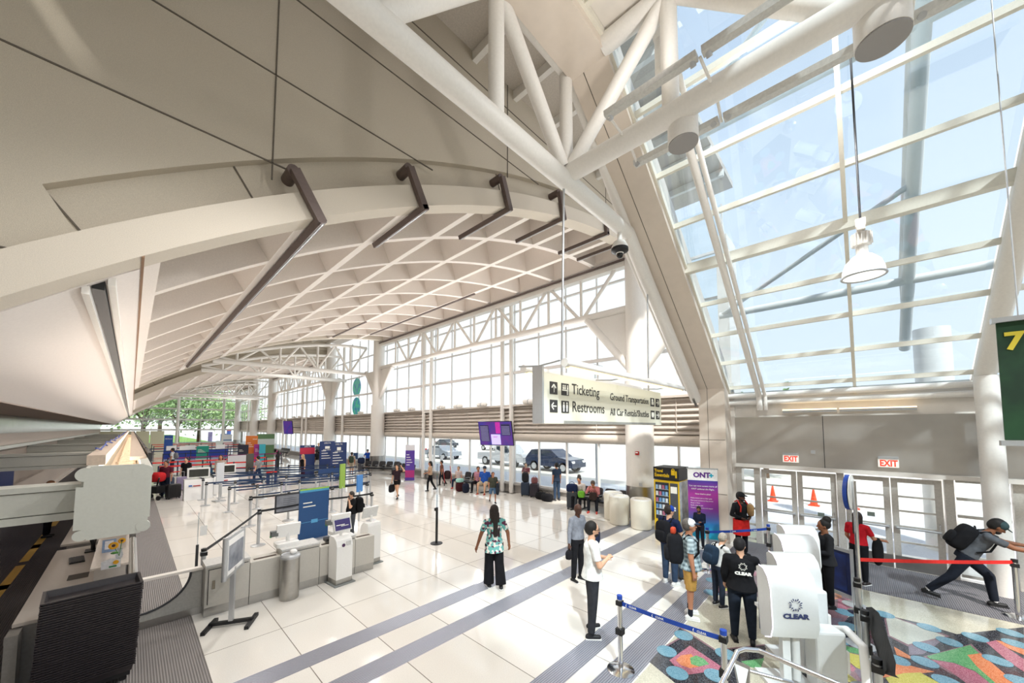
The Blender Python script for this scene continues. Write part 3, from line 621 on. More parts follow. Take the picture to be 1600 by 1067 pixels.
def arrow(cx, cz, r, ang):
    mb = MB(); c = Vector((cx, AY - .008, cz)); d = Vector((math.cos(R(ang)), 0, math.sin(R(ang)))); n = Vector((-d.z, 0, d.x))
    mb.bar(c - d * r, c + d * r, .004, r * .32); 
    for s in (1, -1): mb.bar(c + d * r, c + d * r * .1 + n * s * r * .85, .004, r * .32)
    mb.build('arrow', PW, t, True)
sgn(4.54, 3.79, .2, .2); sgn(4.85, 3.79, .21, .2); sgn(4.54, 3.50, .2, .2); sgn(4.85, 3.50, .21, .2)
arrow(4.64, 3.885, .065, 90); arrow(4.64, 3.60, .065, 180)
mb = MB()
for x in (4.91, 5.0): mb = MB(); mb.cyl((x, AY - .009, 3.66), (x, AY - .005, 3.66), .018).bb(x - .022, x + .022, AY - .009, AY - .005, 3.585, 3.638).bb(x - .015, x + .015, AY - .009, AY - .005, 3.52, 3.585); mb.build('restroom_figure', PW, t, True)
mb = MB()
for x in (4.9, 4.95, 5.02): mb.cyl((x, AY - .009, 3.95), (x, AY - .005, 3.95), .014).bb(x - .016, x + .016, AY - .009, AY - .005, 3.89, 3.932)
mb.bb(4.87, 5.04, AY - .009, AY - .005, 3.865, 3.885).bb(5.0, 5.03, AY - .009, AY - .005, 3.8, 3.87); mb.build('pictogram_figures', PW, t, True)
XA, ZA = (1, 0, 0), (0, 0, 1)
text('Ticketing', .26, (5.15, AY - .006, 3.83), XA, ZA, INK, t, sx=.95)
text('Restrooms', .26, (5.15, AY - .006, 3.53), XA, ZA, INK, t, sx=.95)
text('Ground Transportation', .205, (8.3, AY - .006, 3.80), XA, ZA, INK, t, align='RIGHT', sx=.93)
text('All Car Rentals/Shuttles', .205, (8.3, AY - .006, 3.5), XA, ZA, INK, t, align='RIGHT', sx=.93)
for z in (3.76, 3.46): sgn(8.4, z, .22, .2); sgn(8.7, z, .22, .2); arrow(8.81, z + .1, .07, 0)
MB().bb(8.45, 8.57, AY - .009, AY - .005, 3.80, 3.87).cyl((8.5, AY - .009, 3.90), (8.5, AY - .005, 3.90), .04).build('taxi_pictogram', PW, t, True); MB().bb(8.44, 8.58, AY - .009, AY - .005, 3.53, 3.62).bb(8.46, 8.56, AY - .009, AY - .005, 3.5, 3.535).build('bus_pictogram', PW, t, True)
# ------------------------------------------------------------------ screens
def plate(o, u, w, W_, H_, th, mb=None):
    """slab with its front face corner o, along u and w; thickness goes back"""
    mb = mb or MB(); o = Vector(o); u = Vector(u).normalized(); w = Vector(w).normalized(); n = u.cross(w)
    return mb.prism([o, o + u * W_, o + u * W_ + w * H_, o + w * H_], -n * th), o, u, w, n
def screen(c, u, w, W_, H_, lab, big=True, arm=None):
    t = thing('flight_display', lab, 'screen', c); c = Vector(c); u = Vector(u).normalized(); w = Vector(w).normalized()
    o = c - u * W_ / 2 - w * H_ / 2; mb, o, u, w, n = plate(o, u, w, W_, H_, .08); mb.build('casing', BLACK, t, True)
    def p(a, b, c_, d, m, nm='screen_area', e=.004): plate(o + u * a * W_ + w * b * H_ + n * e, u, w, c_ * W_, d * H_, .003)[0].build(nm, m, t, True)
    p(.01, .02, .98, .96, mat('screen_violet', '3a3490', .3, emit=.25, noise=.25, scale=2.5, c2='6a2a86'))
    if big:
        p(.05, .16, .26, .68, mat('screen_table', '302c52', .3, emit=.3, noise=.3, scale=60), 'flight_table', .008); p(.69, .42, .26, .46, mat('screen_table', '302c52'), 'flight_table', .008)
        p(.36, .04, .28, .42, mat('screen_lilac', 'b9aee6', .3, emit=.6, noise=.05), 'advert_area', .008)
        p(.52, .5, .14, .46, mat('screen_magenta', 'b02a94', .3, emit=.5, noise=.2), 'advert_glow', .008)
        text('ONT', H_ * .1, o + u * W_ * .42 + w * H_ * .32 + n * .012, u, w, mat('screen_pink_text', 'b0246c', .4, emit=.3, noise=0), t)
        mb = MB()
        for i in range(12):
            for a in (.06, .7):
                if a > .5 and i < 5: continue
                q = o + u * W_ * a + w * H_ * (.19 + .053 * i) + n * .0125; plate(q, u, w, W_ * .23, H_ * .012, .001, mb)
        mb.build('table_lines', mat('screen_text', 'a9a6d8', .4, emit=.4, noise=0), t, True)
    MB().cyl(c - n * .06, (13.3, c.y + (.4 if big else -1.4), c.z), .035).build('mounting_arm', DARK, t, True)
screen((11.55, 12.05, 3.0), (.30, -1, 0), (-.16, 0, 1), 1.75, 1.12, 'flight departures screen with purple panels, mounted on the pair of slender posts')
screen((12.3, 47, 3.3), (.5, -1, 0), (-.1, 0, 1), 1.3, 1.5, 'small distant flight screen on a post beyond the check-in lanes', False)
# pipe-like spotlights on the louver shelf
def spot(y):
    t = thing('shelf_spotlight', 'white cylindrical spotlight on the shelf above the louvers', 'spotlight', (13.15, y, 4.52), 0, 'spotlights along the louver shelf')
    MB().cyl((0, -.32, 0), (0, .32, 0), .11, n=20).build('barrel', WHITE, t, smooth=True); MB().torus((0, 0, 0), .115, .02, 'Y').build('collar', ALU, t, smooth=True)
    MB().cyl((0, -.32, 0), (0, -.45, 0), .09, .02, n=16).build('nose_cone', WHITE, t, smooth=True); MB().bb(-.05, .2, -.03, .03, -.12, -.06).build('stand', WHITE, t)
    return t
s0 = spot(9.6)
for y in (11.4, 14.8, 16.9, 18.6, 22.0, 24.0, 30, 32.5, 40, 42, 46, 48, 53, 55): clone(s0, (13.15, y, 4.52))
# stained glass discs
for z, l in ((6.83, 'upper round stained glass disc in the high windows'), (5.14, 'lower round stained glass disc in the high windows')):
    tag(MB().cyl((13.5, 31.75, z), (13.54, 31.75, z), .8, n=32).build('stained_glass_disc', mat('stained_glass', '3fae8e', .2, c2='2f4fb0', scale=3, emit=.15)), l, 'disc')
# EXIT signs over the doors
for y, l in ((1.33, 'red EXIT sign on the steel band over the left pair of doors'), (-.5, 'red EXIT sign on the steel band over the right pair of doors')):
    t = thing('exit_sign', l, 'exit sign', (12.3, y, 2.42))
    MB().box((0, 0, 0), (.03, .34, .19)).build('face', mat('sign_face', 'f3efe6', .4, emit=.25, noise=0), t); MB().box((0, 0, .13), (.09, .34, .05)).build('canopy', ALU, t)
    text('EXIT', .2, (12.283, y + .145, 2.355), (0, -1, 0), ZA, mat('exit_red', 'f0402a', .4, emit=.5, noise=0), t, sx=.72, bold=.006)
tag(MB().box((12.33, .86, 2.62), (.03, .09, .09)).build('call_box', ALU), 'small square steel box on the steel band between the exit signs', 'box')
# upstand strip light
t = thing('strip_light', 'long warm strip light on the ledge above the steel band', 'light fixture', (12.32, .4, 3.72))
for a, b in ((.35, 1.45), (-1.0, .3)):
    MB().bb(12.2, 12.34, a, b, 3.66, 3.72).build('housing', ALU, t, True); MB().bb(12.2, 12.3, a, b, 3.72, 3.75).build('tube', mat('warm_tube', 'ffe2b4', .4, emit=1.6, noise=0), t, True)
# fire alarm and socket on the near column
t = thing('fire_alarm', 'small red fire alarm on the sunlit column', 'alarm', (12.49, 5.72, 2.35)); MB().box((0, 0, 0), (.05, .13, .13)).build('body', mat('alarm_red', 'b3201c', .4), t); MB().box((-.03, 0, .02), (.02, .08, .04)).build('strobe', OFFW, t)
tag(MB().box((12.5, 5.62, 1.25), (.06, .1, .12)).build('socket_box', ALU), 'grey socket box on the sunlit column above the steel sleeve', 'socket')
# green banner at the right edge
t = thing('green_banner', 'dark green hanging banner with a yellow figure at the right edge', 'banner', (5.9, -1.35, 3.1))
MB().prism([(5.98, -1.06, 3.13), (5.98, -1.06, 4.31), (5.98, -2.3, 4.31), (5.98, -2.3, 3.13)], (.02, 0, 0)).build('cloth', mat('banner_green', '1f4526', .8, c2='17301d', scale=3), t, True)
for z in (3.1, 4.33): MB().bb(5.95, 6.03, -2.35, -1.03, z - .025, z + .025).build('bar', ALU, t, True)
for y in (-1.2, -2.2): MB().cyl((6, y, 4.33), (6, y, 9.5), .006).build('wire', ALU, t, True)
text('7', .24, (5.975, -1.1, 4.03), (0, -1, 0), ZA, mat('banner_yellow', 'd8c33a', .7, noise=0), t, bold=.008)
# ================================================================== left: sign beam, counters, trays
BM = mat('beam_grey_green', 'c3c4bb', .5, noise=.02); TRW = mat('trough_warm', 'dccab4', .7, noise=.08, scale=8)
t = thing('sign_beam', 'long pale sign beam above the ticket counters with a notched end cap and open trough', 'beam', (-.1, 7, 1.85))
mb = MB().bb(-.38, .2, 6.94, 7.0, 1.96, 2.72).bb(-.33, .14, 6.9385, 7.001, 1.865, 2.77).bb(-.44, -.3, 6.937, 7.002, 2.0, 2.52)
for q_, (x, z, r) in enumerate(((-.37, 2.67, .085), (.13, 2.66, .1), (-.38, 1.93, .065), (.16, 1.95, .07))): mb.cyl((x, 6.9355 - .0015 * q_, z), (x, 7.003 + .001 * q_, z), r, n=28)
mb.build('end_cap', BM, t, True)
MB().bb(.12, .22, 7, 74, 2.05, 2.72).build('front_fascia', BM, t, True); MB().bb(-.4, -.3, 7, 74, 2.0, 2.72).build('rear_fascia', BM, t, True)
MB().bb(-.3, .12, 7, 74, 2.3, 2.36).build('trough_floor', TRW, t, True)
MB().bb(-.42, -.24, 7.9, 74, 2.72, 2.86).build('rear_cover', mat('cover_beige', 'cbb8a6', .6), t, True); MB().bb(.0, .2, 9.0, 74, 2.7, 2.76).build('front_cover', mat('cover_beige', 'cbb8a6', .6), t, True)
mb = MB(); random.seed(3)
for i in range(60): y = 7.3 + i * .55; mb.sup((-.08 + .1 * (i % 2), y, 2.45), (.2, .5, .2), .8, 10)
mb.build('lamp_batten', mat('batten_white', 'f1e2cf', .5), t, True)
mb = MB(); pts = [(-.36 + random.uniform(-.05, .05), 9 + i * .7, 2.87 + (.05 if i % 3 == 0 else 0)) for i in range(60)]; mb.tube(pts, .012, 6); mb.build('blue_cable', mat('blue_cable', '3a4f9c', .6), t, True)
for k in range(24):
    y = 9.3 + k * 2.6; MB().bb(.225, .27, y, y + 2.3, 1.75, 2.8).build('sign_screen', mat('screen_back', '2a2a2c', .5), t, True)
for i, y in enumerate((7.62, 17.3, 27, 36.7, 46.4, 56, 65.7)):
    t2 = thing('cross_beam', 'pale cross beam running left from the sign beam, ' + ('the nearest and largest', 'second from the front', 'third from the front', 'fourth from the front', 'fifth from the front', 'sixth from the front', 'the farthest')[i], 'beam', (-1.8, y, 2.1))
    MB().bb(-3.2, -.43, y, y + .35, 2.14, 2.42).build('web', BM, t2, True); MB().bb(-3.2, -.43, y - .03, y + .38, 2.04, 2.13).build('bottom_flange', BM, t2, True); MB().bb(-3.2, -.43, y - .03, y + .38, 2.43, 2.5).build('top_flange', BM, t2, True)
MB().bb(-3.2, -3.05, 7, 75, 2.5, 2.62).build('ledge', BM, t, True)
# tray stack: every tray is its own thing
tray = thing('baggage_tray', 'black plastic baggage tray within the tall stack before the counter', 'tray', (-.27, 7.16, .12), 3, 'stacked black baggage trays')
mb = MB(); w, d, h = .84, .52, .085
rim = [(-w / 2, -d / 2), (w / 2, -d / 2), (w / 2, d / 2), (-w / 2, d / 2)]; inn = [(x * .93, y * .9) for x, y in rim]; bot = [(x * .88, y * .83) for x, y in rim]
def q4(mb, a, za, b, zb):
    va = [mb.b.verts.new((*p, za)) for p in a]; vb = [mb.b.verts.new((*p, zb)) for p in b]
    for i in range(4): mb.b.faces.new((va[i], va[(i + 1) % 4], vb[(i + 1) % 4], vb[i]))
q4(mb, rim, h - .012, rim, h); q4(mb, rim, h, inn, h); q4(mb, inn, h, bot, .012); q4(mb, rim, h - .012, [(x * .96, y * .94) for x, y in rim], h - .012); q4(mb, [(x * .96, y * .94) for x, y in rim], h - .012, [(x * .93, y * .89) for x, y in rim], 0)
mb.bb(-w / 2 * .9, w / 2 * .9, -d / 2 * .86, d / 2 * .86, 0, .012)
TRAY = mat('tray_black', '353032', .34, noise=.1, scale=20); mb.build('tray_shell', TRAY, tray)
N = 37
for i in range(1, N): clone(tray, (-.27 + random.uniform(-.004, .004) + .001 * i, 7.16 + random.uniform(-.004, .004), .12 + i * .0282), 3 + random.uniform(-.5, .5), 'black plastic baggage tray within the tall stack before the counter' if i < N - 1 else 'topmost open black baggage tray of the tall stack')
t = thing('tray_trolley', 'low black trolley under the tray stack', 'trolley', (-.27, 7.16, 0), 3)
MB().bb(-.38, .38, -.23, .23, .07, .12).build('deck', BLACK, t)
for x in (-.32, .32):
    for y in (-.18, .18): MB().cyl((x, y - .015, .035), (x, y + .015, .035), .035).build('wheel', RUBBER, t)
# ticket counter
CT = mat('counter_laminate', 'c3bab0', .4, noise=.02); CD = mat('counter_side', '8f8a84', .5)
def counter(y0, y1, lab, first=False):
    t = thing('ticket_counter', lab, 'counter', (-.4, y0, 0))
    MB().bb(-.82, -.1, y0, y1, .0, .82).build('cabinet', CD, t, True)
    MB().bb(-.9, -.3, y0 - .02, y1, .82, .86).build('low_worktop', CT, t, True)
    MB().bb(-.3, .03, y0 + .9, y1, .82, 1.1).build('upstand', CT, t, True); MB().bb(-.34, .06, y0 + .88, y1, 1.1, 1.13).build('customer_shelf', mat('shelf_laminate', 'd9cdc1', .2), t, True)
    MB().bb(.06, .17, y0, y1 - .3, .12, .92).cyl((.115, y0, .92), (.115, y1 - .3, .92), .055).build('bumper_panel', STEEL, t, True)
    MB().bb(-.6, -.38, y0 + .35, y0 + .75, .861, .864).build('cable_hatch', mat('hatch_shadow', '55504b', .7), t, True); MB().bb(-.6, -.38, y0 + 1.5, y0 + 1.8, .861, .864).build('cable_hatch', mat('hatch_shadow', '55504b', .7), t, True)
    if first: MB().bb(-.92, -.82, y0 - .25, y0 + .02, .1, .8).cyl((-.92, y0 - .12, .72), (-.935, y0 - .12, .72), .05).build('end_wing', CD, t, True)
counter(7.55, 11.4, 'nearest ticket counter, pale laminate, behind the tray stack', True)
counter(11.9, 16.0, 'second ticket counter from the front, under the sign beam'); counter(16.5, 22, 'third ticket counter from the front'); counter(22.5, 30, 'fourth ticket counter from the front, far along the beam')
t = thing('keyboard', 'black keyboard on the second counter section behind the flowers', 'keyboard', (-.58, 10.3, .862), 5); MB().box((0, 0, .012), (.18, .42, .022)).build('case', BLACK, t)
mb = MB(); [mb.box((-.06 + .03 * i, -.18 + .03 * j, .027), (.022, .022, .008)) for i in range(5) for j in range(13)]; k = mb.build('keys', DARK, t); k['kind'] = 'stuff'
for y, l in ((10.9, 'black monitor on the nearest counter seen under the end cap'), (13.2, 'black monitor on the second ticket counter')):
    t = thing('monitor', l, 'monitor', (-.45, y, .862), 0); MB().box((0, 0, .32), (.05, .5, .34), rot=Matrix.Rotation(R(-15), 3, 'Y')).build('screen', BLACK, t); MB().cyl((.03, 0, 0), (.03, 0, .25), .03).box((.03, 0, .01), (.2, .25, .02)).build('stand', BLACK, t)
# flower vase and card
t = thing('flower_vase', 'small glass vase with two yellow sunflowers on the counter shelf', 'vase', (at(186, 872, Z=1.13).x, at(186, 872, Z=1.13).y, 1.13))
MB().lathe([(.035, 0), (.045, .05), (.03, .12), (.035, .15)]).build('glass_vase', glass('vase_glass', (.8, .88, .95), .15), t, smooth=True)
for x, y, z, r in ((-.07, -.02, .22, .055), (.02, .03, .27, .042)):
    c = Vector((x, y, z)); f = MB().ball(c, r * .42, 10, (1, .5, 1)).build('flower_centre', mat('seed_brown', '4a3320', .9), t)
    mb = MB()
    for i in range(14): a = i * 2 * math.pi / 14; mb.ball(c + Vector((math.cos(a) * r * .75, 0, math.sin(a) * r * .75)), r * .33, 8, (1, .25, 1))
    mb.build('petals', mat('petal_yellow', 'e9a915', .7), t, smooth=True); MB().cyl((0, 0, .04), c, .005).build('stem', mat('stem_green', '3e7a32', .7), t)
tag(MB().ball((-.05, -.1, .12), .04, 8, (1.2, .6, .5)).build('leaf', mat('stem_green', '3e7a32'), t), None)
t = thing('paper_card', 'folded white paper card with a yellow flower print on the counter shelf', 'card', (at(173, 888, Z=1.13).x, at(173, 888, Z=1.13).y, 1.132))
MB().prism([(-.1, -.01, 0), (.1, -.01, 0), (.1, -.04, .12), (0, -.05, .16), (-.1, -.04, .12)], (0, .004, 0)).build('card_front', mat('card_white', 'f2f1f4', .5), t); MB().cyl((.05, -.05, .09), (.05, -.046, .09), .03).build('flower_print', mat('petal_yellow', 'e9a915'), t); MB().box((.02, -.028, .03), (.08, .003, .02)).build('green_print', mat('card_green', '2f8a4a', .6), t)
t = thing('brochure_holder', 'clear blue brochure holder on the counter shelf behind the sunflowers', 'holder', (at(170, 862, Z=1.13).x, at(170, 862, Z=1.13).y, 1.132))
MB().box((0, 0, .1), (.16, .06, .2)).build('holder', mat('holder_blue', '8fa6c9', .15), t); MB().box((0, -.034, .12), (.1, .004, .14)).build('leaflet', mat('card_white', 'f2f1f4'), t)
# swing gate between counter and island
t = thing('swing_gate', 'low pale gate with a quarter-round dark edge between counter and kiosk island', 'gate', (.5, 8.5, 0))
mb = MB(); n = 20; pts = [(.98, 8.5, .12), (.98, 8.5, .78)] + [(.2 + .68 * math.sin(R(90 - a * 90 / n)) if False else .2 + .62 * math.cos(R(a * 90 / n)), 8.5, .76 - .52 * math.sin(R(a * 90 / n))) for a in range(n + 1)] + [(.2, 8.5, .12)]
mb.prism(pts, (0, .05, 0)).build('solid_panel', mat('gate_grey', 'b5b3ac', .45), t, True)
MB().tube([(.2 + .62 * math.cos(R(a * 9)), 8.49, .76 - .52 * math.sin(R(a * 9))) for a in range(11)], .018, 8).build('curved_edge', DARK, t, True)
MB().bb(.18, 1.0, 8.46, 8.58, .76, .8).build('top_rail', CREAM, t, True)
MB().bb(.18, 1.0, 8.49, 8.56, 0, .12).build('toe_panel', STEEL, t, True)
# kiosk island
SHEL = mat('island_grey', 'c7c3ba', .45, noise=.02)
IY0, IY1 = 8.22, 8.62
segs = [(.98, 1.62, .84, 1), (1.62, 2.12, .76, 0), (2.12, 2.82, .84, 1), (2.82, 3.22, .76, 0), (3.22, 3.56, .84, 2), (3.56, 4.0, .76, 0)]
for i, (a, b, z, k) in enumerate(segs):
    t = thing('island_cabinet', 'grey kiosk island module ' + ('nearest the swing gate, with a locked door', 'low, behind the frame sign post', 'with a locked door, left of the round steel bin', 'low, right of the round steel bin', 'with a narrow locked door', 'low, between the two white kiosks')[i], 'cabinet', ((a + b) / 2, 8.42, 0))
    MB().bb(a + .005, b - .005, IY0, IY1, .16, z).build('body', SHEL, t, True)
    MB().bb(a, b, IY0 - .02 if k else IY0, IY1 + .02, z, z + .035).build('worktop', mat('island_top', 'd9d8d5', .2), t, True) if k else MB().bb(a + .08, b - .05, IY0 + .12, IY0 + .2, z, z + .004).build('slot', mat('slot_brown', '4d3d33', .8), t, True)
    MB().bb(a + .005, b - .005, IY0 + .02, IY1 - .02, 0, .16).build('toe_kick', STEEL, t, True)
    if k:
        p = MB().bb(a + .05, b - .04, IY0 - .012, IY0 - .002, .22, z - .05).build('door', SHEL, t, True)
        MB().bb(a + .1, a + .14, IY0 - .018, IY0 - .01, .48, .58).build('latch', mat('latch_brass', 'a59a80', .4, .6), p, False) if False else None
        o = MB().bb(a + .1, a + .14, IY0 - .02, IY0 - .011, .46, .6).build('latch', mat('latch_bronze', '8f8778', .4, .6), t, True)
        MB().bb(a + .042, a + .052, IY0 - .014, IY0 - .002, .21, z - .04).bb(a + .042, b - .03, IY0 - .014, IY0 - .002, z - .052, z - .042).build('door_gap', DARK, t, True)
# white kiosks
def kiosk(x, y, rz, lab, scr=True):
    t = thing('check_in_kiosk', lab, 'kiosk', (x, y, 0), rz)
    pr = [(-.14, .12), (-.14, .78), (-.1, .9), (.0, .97), (.18, .97), (.2, .9), (.2, .12)]
    MB().prism([(-.17, -a, z) for a, z in [(-p[0], p[1]) for p in pr]], (.34, 0, 0)).build('body', OFFW, t, bevel=.012)
    MB().bb(-.17, .17, -.14, .2, .02, .12).build('plinth', STEEL, t); MB().bb(-.22, .22, -.2, .26, 0, .02).build('base_plate', mat('plate_grey', '8f9390', .5), t)
    MB().cyl((0, .05, .96), (0, .05, 1.12), .03).build('neck', OFFW, t, smooth=True)
    rot = Matrix.Rotation(R(-18), 3, 'X'); mb = MB().box((0, .0, 1.2), (.38, .045, .27), rot=rot); s = mb.build('screen_housing', mat('housing_silver', 'dcdcda', .3), t)
    n = rot @ Vector((0, -1, 0)); MB().box(Vector((0, 0, 1.2)) + n * .025, (.33, .004, .22), rot=rot).build('display', mat('kiosk_violet', '3b3266', .25, emit=.2, noise=.05), s)
    if scr:
        u = Vector((1, 0, 0)); w = rot @ Vector((0, 0, 1)); M = Matrix.Rotation(R(rz), 3, 'Z'); o = Vector((x, y, 0)) + M @ (Vector((-.13, 0, 1.2)) + w * .03 + n * .029)
        for i, s_ in enumerate(('Drive', 'Snap Target')): text(s_, .045, o - (M @ w) * .055 * i, M @ u, M @ w, PW, s) if i < 1 else None
        MB().box(Vector((.04, 0, 1.2)) - w * .03 + n * .028, (.16, .003, .012), rot=rot).build('text_line', PW, s); MB().box(Vector((-.05, 0, 1.2)) - w * .005 + n * .028, (.18, .003, .016), rot=rot).build('text_line', PW, s)
        MB().cyl(Vector((-.03, -.148, .80)), Vector((-.03, -.14, .8)), .035).build('card_reader', mat('reader_plum', '4b2a55', .4), t); MB().bb(.03, .13, -.146, -.138, .78, .87).build('slot_panel', mat('slot_grey', 'd0d0cf', .4), t)
    return t
kiosk(3.18, 8.02, 6, 'white self service kiosk with lit violet screen in front of the island')
kiosk(4.12, 8.72, 186, 'white kiosk at the right end of the island with its back to us', False)
def back_screen(x, y, lab, z=.86):
    t = thing('kiosk_screen', lab, 'kiosk', (x, y, z)); rot = Matrix.Rotation(R(14), 3, 'X')
    MB().box((0, 0, .3), (.42, .05, .26), rot=rot).build('screen_housing', OFFW, t); MB().cyl((0, .02, 0), (0, .02, .26), .035, n=14).build('neck', OFFW, t, smooth=True)
    MB().sup((-.02, .02, .03), (.42, .3, .1), .3).build('base', OFFW, t, smooth=True); MB().box((-.24, .04, .26), (.12, .12, .1)).build('scanner', mat('scanner_grey', '6d706f', .5), t); MB().box((-.3, .02, .21), (.03, .05, .02)).build('green_lamp', mat('card_green', '2f8a4a'), t)
back_screen(2.3, 8.5, 'white kiosk screen seen from behind, on the island left of the tall blue sign', .875)
back_screen(3.38, 8.62, 'white kiosk screen seen from behind, beside the man on the phone', .875)
t = thing('ticket_printer', 'flat black card printer tray on the island beside the lit kiosk', 'printer', (3.1, 8.45, .8)); MB().box((0, 0, .03), (.22, .2, .06)).build('body', BLACK, t)
# steel bin
t = thing('round_bin', 'round brushed steel bin with white liner in front of the island', 'bin', (2.22, 8.02, 0))
MB().lathe([(.16, 0), (.165, .02), (.165, .8), (.15, .81), (.15, .6), (.01, .59)], n=32).build('shell', STEEL, t, smooth=True); MB().lathe([(.168, .76), (.172, .8), (.15, .83), (.14, .82)]).build('rim', ALU, t, smooth=True); MB().sup((.06, .03, .85), (.12, .16, .08), .8).build('liner_bag', OFFW, t, smooth=True)
# framed sign on stand
t = thing('frame_sign', 'silver framed sign on a post with black feet, near the swing gate', 'sign', (1.27, 7.62, 0), 62)
MB().bb(-.035, .035, -.03, .03, .08, .95).build('post', ALU, t)
MB().bb(-.03, .03, -.3, .3, .03, .08).bb(-.24, .24, -.32, -.26, 0, .05).build('foot', BLACK, t); MB().bb(-.24, .24, .26, .32, 0, .05).build('foot', BLACK, t)
MB().bb(-.35, .35, -.025, .025, .85, 1.5).build('frame', ALU, t); MB().bb(-.31, .31, -.03, -.024, .9, 1.45).build('white_backing', OFFW, t); MB().bb(-.29, .29, -.034, -.03, .97, 1.36).build('poster', mat('poster_grey', '8b909a', .25, c2='6c727e', scale=6), t)
MB().cyl((-.36, 0, .84), (-.36, 0, 1.51), .035).build('side_rail', ALU, t, smooth=True); MB().cyl((.36, 0, .84), (.36, 0, 1.51), .035).build('side_rail', ALU, t, smooth=True)
# standing signs: helper
def stand_sign(p, w, h, col, lab, rz=0, z0=.0, bands=(), lines=0, base=True, txt=None, name='standing_sign', th=.05):
    t = thing(name, lab, 'sign', (p[0], p[1], 0), rz); nm = 'sign_' + col; MB().bb(-w / 2, w / 2, -th / 2, th / 2, z0 + .04, z0 + h).build('panel', mat(nm, col, .5, noise=.03), t)
    if base: MB().bb(-w / 2 - .05, w / 2 + .05, -.2, .2, 0, .045).build('base', ALU, t)
    if z0 > .1: MB().cyl((0, 0, .04), (0, 0, z0 + .1), .03).build('post', ALU, t)
    f = -th / 2 - .004
    for a, b, c in bands: MB().bb(-w / 2, w / 2, f, f + .006, z0 + a * h, z0 + b * h).build('colour_band', mat('sign_' + c, c, .5), t)
    mb = MB()
    for i in range(lines): zz = z0 + h * (.72 - .07 * i); mb.bb(-w * .38, -w * .38 + w * (.3 + .4 * ((i * 37) % 7) / 7), f - .002, f + .002, zz, zz + h * .018)
    if lines: mb.build('printed_lines', PW, t)
    if txt:
        M = Matrix.Rotation(R(rz), 3, 'Z')
        for s_, sz, xx, zz in txt: text(s_, sz, Vector((p[0], p[1], 0)) + M @ Vector((xx * w, f - .003, z0 + zz * h)), M @ Vector((1, 0, 0)), ZA, PW, t, align='CENTER')
    return t
t = stand_sign((3.78, 11.6), .82, 1.5, '1f4c80', 'tall blue standing sign with pale top stripe behind the kiosk island', 6, bands=((.93, .97, '4a9cc4'), (.97, 1.0, '9cc84a')), lines=2)
MB().bb(-.42, .42, -.032, -.028, .54, .55).bb(-.08, .1, -.034, -.028, .5, .6).build('line_icon', mat('icon_blue', '5aa8d8', .5), t)
stand_sign(G(510, 744), .95, 2.35, '24386b', 'left of the two tall navy airline signs with white icons', 0, lines=4, bands=((.18, .22, 'a02a4a'),), txt=[('DELTA', .14, 0, .93), ('BAG DROP', .11, 0, .74)])
stand_sign(G(528, 750), .95, 2.35, '24386b', 'right of the two tall navy airline signs, with a red triangle', 0, lines=5, bands=((.1, .14, 'a02a4a'),), txt=[('DELTA', .14, 0, .93), ('CHECK IN', .11, 0, .74)])
MB().bb(-.12, .12, -.04, -.03, 1.85, 2.05).build('bag_icon', PW, [o for o in COL.objects if o.get('label', '').startswith('right of the two tall')][0])
MB().bb(-.15, .15, -.04, -.03, 1.85, 2.02).build('bag_icon', PW, [o for o in COL.objects if o.get('label', '').startswith('left of the two tall')][0])
stand_sign(G(479, 745), .9, 2.1, '24386b', 'navy airline sign with a red header behind the woman in black', 0, bands=((.72, .92, 'c02744'),), txt=[('DELTA', .13, 0, .94)])
stand_sign(G(392, 722), .95, 2.5, 'd9772f', 'tall orange standing sign far down the lanes', 0, lines=3, txt=[('now', .2, .25, .85)])
stand_sign(G(403, 722), .7, 1.7, 'a8328c', 'magenta sign beside the tall orange sign', 0, lines=3); stand_sign(G(409, 722), .5, 1.7, '3fb4c8', 'narrow turquoise sign right of the magenta one', 0, lines=0)
stand_sign(G(414, 716), 1.6, 2.6, '5d7f57', 'wide green landscape poster stand beyond the magenta sign', 0, bands=((.55, .8, 'c9d3d0'),))
stand_sign(G(379, 724), .8, 1.7, '26263a', 'dark navy standing sign left of the orange one', 0, lines=2)
stand_sign(G(355, 700), 1.1, 2.2, 'e9ecef', 'white standing sign with a small blue mark, far lanes', 0, bands=((.55, .62, '3b7fb8'),)); stand_sign(G(342, 708), .7, 1.6, 'dfe9e4', 'pale sign with a green foot, left of the white one', 0, bands=((.1, .3, '7fae3d'),))
stand_sign(G(316, 717), 1.0, 1.35, '0f8a78', 'teal standing sign in the middle of the far lanes', 0, lines=4)
stand_sign(G(262, 712), .75, 2.4, '2450a0', 'tall narrow blue sign at the far left near the glass doors', 0, txt=[('Airlines', .2, 0, .8)])
stand_sign(G(350, 692), 1.3, 2.0, '2b55a8', 'wide blue sign stand before the glass end wall', 0); stand_sign(G(357, 690), .8, 3.0, 'c4262e', 'red topped tall stand beside the wide blue sign', 0, bands=((.3, .85, '3158a8'),)); stand_sign(G(328, 690), .8, 2.3, '7d6f9c', 'small violet sign before the end wall trees', 0)
stand_sign(G(371, 742), 1.15, 1.35, 'd8dade', 'blank pale grey panel stand left of the grey shirted man', 0)
stand_sign(G(389, 756), .42, 1.2, '4a463f', 'narrow dark poster frame on a steel post, in the rope lanes', 25, z0=.55, base=True); stand_sign(G(342, 783), .28, .95, 'c9ccd0', 'thin grey sign on a slim post in the rope lanes', 15, z0=.75)
stand_sign(G(321, 768), .5, .4, '1d4a68', 'small dark blue lane sign beside the white bag drop kiosk', 0, z0=.75, base=False)
stand_sign(G(514, 765), 1.1, .48, '1c3f70', 'wide navy do not enter sign between two stanchions', 0, z0=.62, txt=[('DO NOT ENTER', .11, .05, .35)])
